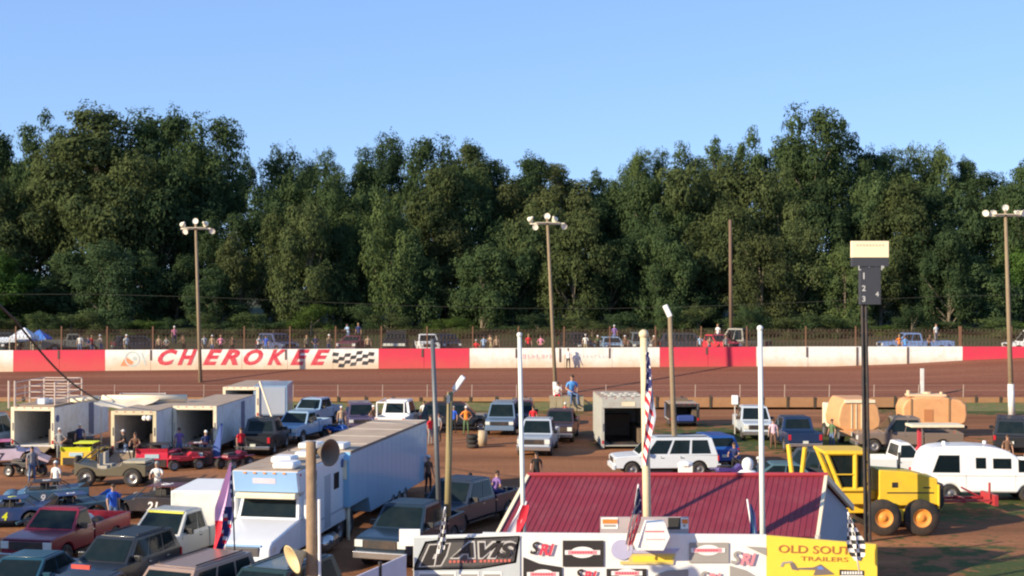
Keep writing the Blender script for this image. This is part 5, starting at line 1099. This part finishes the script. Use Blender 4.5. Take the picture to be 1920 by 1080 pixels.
for a,b,s_,l_,po,w_ in ((452,862,'red','black','stand','left of the black crew cab'),(640,812,'tan','denim','stand','leftmost of the group by the purple van'),(700,810,'brown','black','akimbo','between purple van and white ladder truck'),(722,806,'khaki','brown','stand','at the tail of the white ladder truck'),(795,800,'white','black','stand','with white hat right of the ladder truck'),(236,866,'black','denim','lean','behind the jeep at the straw framed trailer'),(150,852,'navy','black','stand','behind the yellow roofed race car'),(336,862,'purple','denim','stand','in the doorway left of the blue pennant'),(1000,812,'red','black','stand','beside the silver crew cab door'),(60,905,'grey','denim','stand','behind the slate blue race car'),(1560,842,'green','denim','stand','between navy pickup and tan tank truck'),(1378,895,'navy','black','lean','right of the silver white wagon')):
    person(f'person in {s_} {w_}',G(a,b),-90+rnd.uniform(-60,60),s_,l_,po,rnd.choice(['brown','black','cap']))
def quad(label,p,hd,col):
    t=thing('quad_bike',label,'quad bike',p,R(hd),'quad bikes in the pits'); MB().prism([(-.8,.62),(-.5,.45),(.5,.45),(.85,.6),(.7,.85),(.35,.92),(.1,.72),(-.75,.78)],-.22,.22).build('body',col,t,bevel=.05); MB().b2(-.7,-.05,-.18,.18,.74,.86).build('seat',BLACK,t,bevel=.04)
    for x in (-.65,.65):
        for y in (-.42,.42): MB().b2(x-.32,x+.32,y-.15,y+.15,.62,.66).build('mudguard',col,t,bevel=.02)
    MB().tube((.4,-.38,1.08),(.4,.38,1.08),.025).tube((.45,0,.85),(.4,0,1.08),.03).build('handlebar',BLACK,t); wheels(t,(-.65,.65),1.1,.29,.22)
quad('red quad bike right of the bright red tail',G(345,880),30,REDC); quad('dark quad bike behind the open jeep',G(240,862),160,BLACK); quad('blue quad bike by the rail left of purple van',G(632,822),-40,BLUE); quad('purple quad bike right of the silver white wagon',G(1372,905),10,paint('quad_purple',(.08,.05,.2))); quad('black quad bike at the left edge by the pink race car',G(48,893),-20,BLACK); quad('maroon quad bike under the black crew cab bumper',G(440,878),60,MAR)
def tyres(label,p,n):
    t=thing('tyre_stack',label,'tyre stack',p,group='tyre stacks in the pits')
    for k in range(n): MB().lathe([(.2,0),(.34,.03),(.37,.12),(.34,.23),(.2,.26)],'z',16,c=(rnd.uniform(-.03,.03),rnd.uniform(-.03,.03),k*.27)).build('tyre',TYRE,t,True)
tyres('stack of three tyres left of the straw framed trailer',G(200,868),3); tyres('stack of two tyres between the two open trailers',G(312,858),2); tyres('stack of four tyres beside the railed trailer side',G(122,858),4); tyres('stack of three tyres near the barrel',G(886,840),3)
GPB='spectators behind the track wall'
BW=[(150,'white','denim','behind the red wall panel nearest the blue canopy'),(166,'navy','black','behind the red wall panel beside the one in white'),(172,'red','denim','behind the right end of the left red panel'),(190,'grey','denim','at the seam of red and white wall panels'),(237,'white','khaki','behind the wall above the faded emblem'),(298,'tan','black','behind the wall above the letter C'),(312,'grey','black','behind the wall beside the letter C post'),(327,'pink','navy','raised above the crowd over the letter H'),(345,'brown','black','left of the left floodlight pole'),(383,'white','khaki','just right of the left floodlight pole'),(398,'tan','denim','above the letter E of the wall'),(414,'pink','black','above the letter R of the wall'),(436,'brown','black','between letters R and O'),(485,'white','black','above the letter K'),(499,'blue','denim','next to the white one above the letter K'),(575,'khaki','black','above the first final E'),(592,'navy','denim','left of the checkered flag painting'),(617,'tan','denim','above the last letter E'),(653,'lightblue','denim','standing in the dark red pickup bed'),(672,'navy','black','standing right in the dark red pickup'),(690,'tan','black','beside the dark red pickup'),(893,'red','black','short, at the start of the long white panel'),(907,'lightblue','denim','near the start of the long white panel'),(921,'tan','khaki','left of the left flagpole'),(931,'tan','black','second one in tan left of the flagpole'),(991,'red','black','right of the left flagpole top'),(1014,'pink','black','left of the middle floodlight pole'),(1098,'white','khaki','right of the middle floodlight pole'),(1120,'green','black','between the white shirt and blue wagon'),(1152,'purple','denim','behind the light blue wagon'),(1172,'brown','black','right of the light blue wagon'),(1226,'tan','brown','right of the cream mast'),(1313,'lightblue','black','between dark wagon and red pickup'),(1330,'tan','denim','on the left of the red pickup'),(1346,'white','denim','above the red pickup'),(1361,'grey','black','above the red panel near black pickup'),(1686,'orange','brown','at the door of the blue pickup'),(1697,'sky','blue','in front of the blue pickup cab'),(1742,'brown','black','behind the blue pickup bed'),(1755,'white','grey','standing in the blue pickup bed')]
poses=['stand','akimbo','phone','lean','stand']
for i,(px,s,l,w_) in enumerate(BW):
    lift={327:.9,653:1.0,672:.95,1152:.8,1346:.9,1755:.9,893:-.4}.get(px,rnd.uniform(-.05,.05))
    d=119.3+rnd.uniform(0,1.6)+(3.5 if px in (653,672,1152,1346,1755) else 0)
    v=Vector((at(px,d).x,d,Z2+lift)); person(f'person in {s} {w_}',v,-90+rnd.uniform(-50,50),s,l,poses[i%5],rnd.choice(['brown','black','cap','blond']),rnd.uniform(.97,1.06),group=GPB)
# ---------------------------------------------------------------- trees
def leafmat():
    m=bpy.data.materials.new('foliage'); m.use_nodes=True; nt=m.node_tree; N=nt.nodes; L=nt.links
    for n in list(N): N.remove(n)
    out=N.new('ShaderNodeOutputMaterial'); oi=N.new('ShaderNodeObjectInfo'); tc=N.new('ShaderNodeTexCoord')
    nz=N.new('ShaderNodeTexNoise'); nz.inputs['Scale'].default_value=.7; nz.inputs['Detail'].default_value=3; L.new(tc.outputs['Object'],nz.inputs['Vector'])
    r=N.new('ShaderNodeValToRGB'); e=r.color_ramp.elements; e[0].position=.3; e[0].color=(.042,.062,.034,1); e[1].position=.7; e[1].color=(.098,.120,.056,1)
    L.new(nz.outputs['Fac'],r.inputs['Fac'])
    m2=N.new('ShaderNodeMix'); m2.data_type='RGBA'; m2.blend_type='MULTIPLY'; m2.inputs['Factor'].default_value=1; L.new(r.outputs['Color'],m2.inputs['A']); L.new(oi.outputs['Color'],m2.inputs['B'])
    a=N.new('ShaderNodeBsdfDiffuse'); b=N.new('ShaderNodeBsdfTranslucent'); s=N.new('ShaderNodeMixShader'); s.inputs[0].default_value=.22
    L.new(m2.outputs['Result'],a.inputs['Color']); L.new(m2.outputs['Result'],b.inputs['Color']); L.new(a.outputs[0],s.inputs[1]); L.new(b.outputs[0],s.inputs[2]); L.new(s.outputs[0],out.inputs['Surface']); return m
LEAF=leafmat(); BARK=mat('bark',(.17,.14,.10),.9,var=.4,scale=5)
def crown_mesh(seed,kind,n_leaf,leaf=.30):
    """leaf quads in clumps filling a crown 10 m wide and 10 m tall (unit scaled by the object)"""
    g=np.random.default_rng(seed); nc={'round':40,'tall':40,'open':30,'bush':24}[kind]
    cs=[];rs=[]
    while len(cs)<nc:
        p=g.uniform(-1,1,3); z=(p[2]+1)/2
        prof={'round':math.sin(math.pi*min(1,max(.04,z*.86+.12)))**.55,'tall':(math.sin(math.pi*min(1,z*.82+.16))**.8)*(1-.25*z),'open':math.sin(math.pi*min(1,z*.8+.15))**.6,'bush':(1-z**2)**.5}[kind]
        rr=math.hypot(p[0],p[1])
        if rr>prof or rr<prof*.35*g.random(): continue
        cs.append((p[0]*4.3,p[1]*4.3,z*9.0+.3)); rs.append(g.uniform(1.0,1.95)*(1.0 if kind!='open' else .8))
    cs=np.array(cs);rs=np.array(rs)
    idx=g.choice(nc,n_leaf,p=rs**2/np.sum(rs**2)); d=g.normal(size=(n_leaf,3)); d/=np.linalg.norm(d,axis=1)[:,None]; d[:,2]=np.where(g.random(n_leaf)<.35,np.abs(d[:,2]),d[:,2])
    lump=1+.28*np.sin(d[:,0]*5+idx)*np.cos(d[:,1]*4+idx*1.7)+.2*np.sin(d[:,2]*7+idx)
    rad=rs[idx]*lump*(g.random(n_leaf)**.22); c=cs[idx]+d*rad[:,None]*np.array([1,1,.85])
    nrm=d*1.3+g.normal(size=(n_leaf,3))*.45+np.array([0,0,.25]); nrm/=np.linalg.norm(nrm,axis=1)[:,None]
    hi=np.percentile(c,99.7,axis=0); lo=np.percentile(c,.3,axis=0); kk=np.array([10/(hi[0]-lo[0]),10/(hi[1]-lo[1]),10/(hi[2]-lo[2])]); off_=np.array([(hi[0]+lo[0])/2,(hi[1]+lo[1])/2,lo[2]]); c=(c-off_)*kk; cs=(cs-off_)*kk
    a=np.cross(nrm,g.normal(size=(n_leaf,3))); a/=np.linalg.norm(a,axis=1)[:,None]; b=np.cross(nrm,a); sz_=leaf*g.uniform(.5,1.25,(n_leaf,1))
    q=np.stack([c-a*sz_*.5,c+b*sz_*.32,c+a*sz_*.6,c-b*sz_*.32],1).reshape(-1,3)
    me=bpy.data.meshes.new('crown_'+kind); me.vertices.add(len(q)); me.vertices.foreach_set('co',q.ravel()); me.loops.add(len(q)); me.loops.foreach_set('vertex_index',np.arange(len(q))); me.polygons.add(n_leaf); me.polygons.foreach_set('loop_start',np.arange(0,len(q),4)); me.polygons.foreach_set('loop_total',np.full(n_leaf,4)); me.materials.append(LEAF); me.update(); me.validate()
    # trunk with limbs to some clumps
    m=MB(); pts=[(0,0,-9),(.1,.05,0),(-.1,.1,3),(.1,0,6.5)]
    for (p0,p1,r0,r1) in zip(pts,pts[1:],(.34,.26,.19),(.26,.19,.08)): m.tube(p0,p1,r0,r1,7)
    for k in range(12 if kind!='bush' else 4):
        c_=cs[k]; s=(0,0,max(-.5,c_[2]*.55-1)); m.tube(s,tuple(c_),.11,.03,5)
    tm=bpy.data.meshes.new('trunk_'+kind); tm.from_pydata(m.v,[],m.f); tm.materials.append(BARK)
    return me,tm
CR={}
for k,nm,n in (('round','round',26000),('round2','round',26000),('round3','round',26000),('tall','tall',22000),('tall2','tall',22000),('open','open',15000),('open2','open',15000),('bush','bush',9000),('bush2','bush',9000)): CR[k]=crown_mesh(hash(k)%97 if False else sum(map(ord,k)),nm,n)
TI=[0]
def tree(label,px,d,ytop,wpx,kind,tint=(1,1,1),ybot=None,group='woodland trees beyond the track',name='tree',zb=None,crownfrac=.86):
    zb=terr(0,d) if zb is None else zb; z1=H-(ytop-YH)*d/FX; x=at(px,d).x; h=z1-zb; cw=wpx*d/FX
    if ybot: zc=H-(ybot-YH)*d/FX
    else: zc=z1-h*crownfrac
    t=thing(name,label,'tree' if name=='tree' else 'shrub',(x,d,zb),group=group); kind={'round':('round','round3')[TI[0]%2]}.get(kind,kind); cm,tm=CR[kind]; TI[0]+=1
    o=bpy.data.objects.new('crown',cm); C.objects.link(o); o.parent=t; o.location=(0,0,zc-zb); kx=cw/10; o.scale=(kx,kx*rnd.uniform(.85,1.0),(z1-zc)/10.); o.rotation_euler=(0,0,rnd.uniform(0,6.28))
    j=rnd.uniform(.85,1.15); o.color=(tint[0]*j,tint[1]*j,tint[2]*j,1)
    q=bpy.data.objects.new('trunk',tm); C.objects.link(q); q.parent=t; q.location=(0,0,zc-zb); q.scale=(kx,kx,(z1-zc)/10.); q.rotation_euler=o.rotation_euler
    return t
OL=(1.0,1.0,.82); GRN=(.85,1.0,.85); DK=(.62,.76,.70); BR_=(1.0,.93,.78); LT=(1.15,1.25,.95); BLg=(.75,.92,.88)
def side(px): 
    for a,n in ((30,'at the left edge'),(150,'over the canopy tents'),(300,'over the faded wall emblem'),(420,'beside the left floodlight pole'),(560,'above wall letter K'),(700,'above the checkered flag'),(860,'above the steel pole'),(980,'above the left flagpole'),(1100,'beside the middle floodlight pole'),(1230,'above the cream mast'),(1340,'above the leaning lamp pole'),(1440,'beside the bare brown pole'),(1560,'above the right flagpole'),(1680,'behind the scoreboard'),(1800,'above the tan tank trailer'),(1900,'beside the right floodlight pole')):
        if px<a: return n
    return 'at the right edge'
# skyline row: px, top y, width px, kind, tint, distance
SKY=[(-40,235,150,'round',DK,172),(22,262,110,'round2',DK,170),(75,212,120,'open',GRN,165),(180,203,190,'round',OL,160),(245,216,170,'round2',GRN,166),(325,212,150,'round',DK,163),(395,222,120,'round2',GRN,161),(452,292,70,'open2',BLg,178),(522,274,100,'round',DK,166),(578,300,60,'tall',GRN,169),(618,284,70,'tall2',GRN,164),(660,322,90,'round2',DK,172),(712,252,88,'round',BLg,169),(765,300,80,'open',GRN,172),(815,256,110,'round2',GRN,166),(880,268,100,'round',OL,168),(935,300,90,'round2',DK,170),(1000,293,110,'round',DK,165),(1060,308,100,'round2',BR_,171),(1108,322,90,'open',DK,173),(1165,312,90,'round',GRN,170),(1203,282,62,'tall',LT,166),(1240,284,62,'tall2',LT,168),(1300,268,90,'open2',GRN,170),(1352,260,90,'open',GRN,172),(1415,243,85,'open2',GRN,174),(1465,262,90,'round',DK,172),(1520,205,125,'round2',GRN,167),(1578,228,100,'open',GRN,169),(1625,282,90,'round',DK,172),(1672,280,80,'tall',LT,171),(1712,274,72,'tall2',LT,172),(1757,276,70,'tall',LT,173),(1812,298,70,'round',GRN,175),(1870,322,120,'round2',DK,172),(1925,308,110,'round',GRN,170),(1990,300,140,'round2',GRN,166)]
for i,(px,yt,wp,k,ti,d) in enumerate(SKY):
    tree(f"{'broad' if wp>115 else 'slender' if wp<80 else 'tall'} {'dark' if ti is DK else 'brownish' if ti is BR_ else 'light' if ti is LT else 'olive' if ti is OL else 'green'} skyline tree rising {side(px)}",px,d,yt,wp*1.12,k,ti,ybot=430+ (i%3)*25,crownfrac=.7)
MID=[(-10,330,150,'round',OL),(55,330,140,'round2',OL),(120,300,150,'open',OL),(215,285,170,'round',OL),(300,300,150,'round2',DK),(370,320,130,'round',DK),(430,400,110,'round2',DK),(500,350,110,'tall',DK),(560,320,120,'tall2',GRN),(620,330,110,'round',GRN),(690,350,100,'tall',GRN),(750,380,110,'round2',DK),(830,310,130,'round',OL),(900,320,120,'round2',GRN),(960,340,120,'round',BR_),(1040,345,140,'round2',BR_),(1110,370,110,'round',DK),(1170,345,110,'tall',GRN),(1230,330,120,'round2',GRN),(1310,305,150,'round',OL),(1390,300,150,'round2',OL),(1460,320,110,'tall2',OL),(1530,340,130,'round',DK),(1610,330,120,'round2',GRN),(1690,340,130,'round',OL),(1770,345,130,'round2',DK),(1850,370,130,'round',DK),(1920,345,110,'round2',GRN)]
for i,(px,yt,wp,k,ti) in enumerate(MID):
    tree(f"{'dark' if ti is DK else 'brownish' if ti is BR_ else 'olive' if ti is OL else 'green'} middle rank tree {side(px)}",px,155+(i%3)*2,yt,wp*1.15,k,ti,ybot=560,crownfrac=.8)
FRT=[(-5,480,130,'round',(.7,1.05,.5)),(60,520,110,'round2',DK),(130,470,120,'round',DK),(205,455,120,'tall',BLg),(255,470,110,'open',GRN),(330,480,110,'round2',DK),(405,500,100,'round',DK),(455,440,100,'open2',BR_),(520,400,100,'tall2',OL),(575,380,100,'tall',OL),(640,420,90,'round',DK),(672,400,90,'tall',LT),(735,365,90,'tall2',LT),(780,440,110,'round2',GRN),(850,420,110,'round',BR_),(905,460,110,'tall',GRN),(960,420,110,'round2',DK),(1000,380,110,'round',OL),(1075,400,120,'tall2',OL),(1140,450,110,'round2',DK),(1200,420,110,'tall',GRN),(1245,430,100,'round',GRN),(1300,520,90,'round2',DK),(1345,380,120,'round',OL),(1430,440,110,'tall',BR_),(1490,420,110,'tall2',OL),(1545,480,100,'round',GRN),(1585,460,80,'tall',LT),(1650,470,110,'round2',OL),(1720,440,110,'tall2',DK),(1780,430,110,'round',DK),(1850,480,110,'round2',GRN),(1915,470,110,'round',(.9,1.25,.6))]
for i,(px,yt,wp,k,ti) in enumerate(FRT):
    tree(f"{'dark' if ti is DK else 'brownish' if ti is BR_ else 'light' if ti is LT else 'olive' if ti is OL else 'green'} front rank tree {side(px)}",px,147+(i%3)*2.,yt,wp*1.2,k,ti,ybot=618,crownfrac=.95)
for i in range(40):
    px=-30+i*50+rnd.uniform(-14,14); hh=rnd.choice([575,590,600,585,560]); ti=rnd.choice([OL,GRN,LT,DK,(1.0,1.2,.6)])
    tree(f"{'dark' if ti is DK else 'olive' if ti is OL else 'light' if ti is LT else 'green'} bushy shrub at the wood edge {side(px)}",px,139+rnd.uniform(0,4),hh+10,rnd.uniform(70,110),('bush','bush2')[i%2],ti,ybot=640,name='shrub',group='shrubs along the wood edge',zb=Z2)
# unseen trees added left of the frame to shade the near rows
for i,(x,y,h,w_) in enumerate(SHADE_TREES): 
    t=tree(f'added shade tree outside the left edge number' if False else 'unseen tree added left of the pits for shade',960+x*FX/y,y,YH-(h-H)*FX/y,w_*FX/y,('round','round2')[i%2],GRN,ybot=YH-(2-H)*FX/y,group='unseen trees added for shade',zb=0)

# labels that read alike get their order from the left
from collections import defaultdict
_d=defaultdict(list)
for o in bpy.data.objects:
    if o.parent is None and o.get('label'): _d[o['label']].append(o)
W1=['leftmost','second from left','third from left','fourth from left','fifth from left','sixth from left']
for k,v in _d.items():
    if len(v)>1:
        v.sort(key=lambda o:o.location.x/max(1,o.location.y))
        for i,o in enumerate(v): o['label']=k+', '+(W1[i] if i<len(v)-1 or len(v)>6 else 'rightmost')+f' of {["","one","two","three","four","five","six","seven","eight"][len(v)]}'
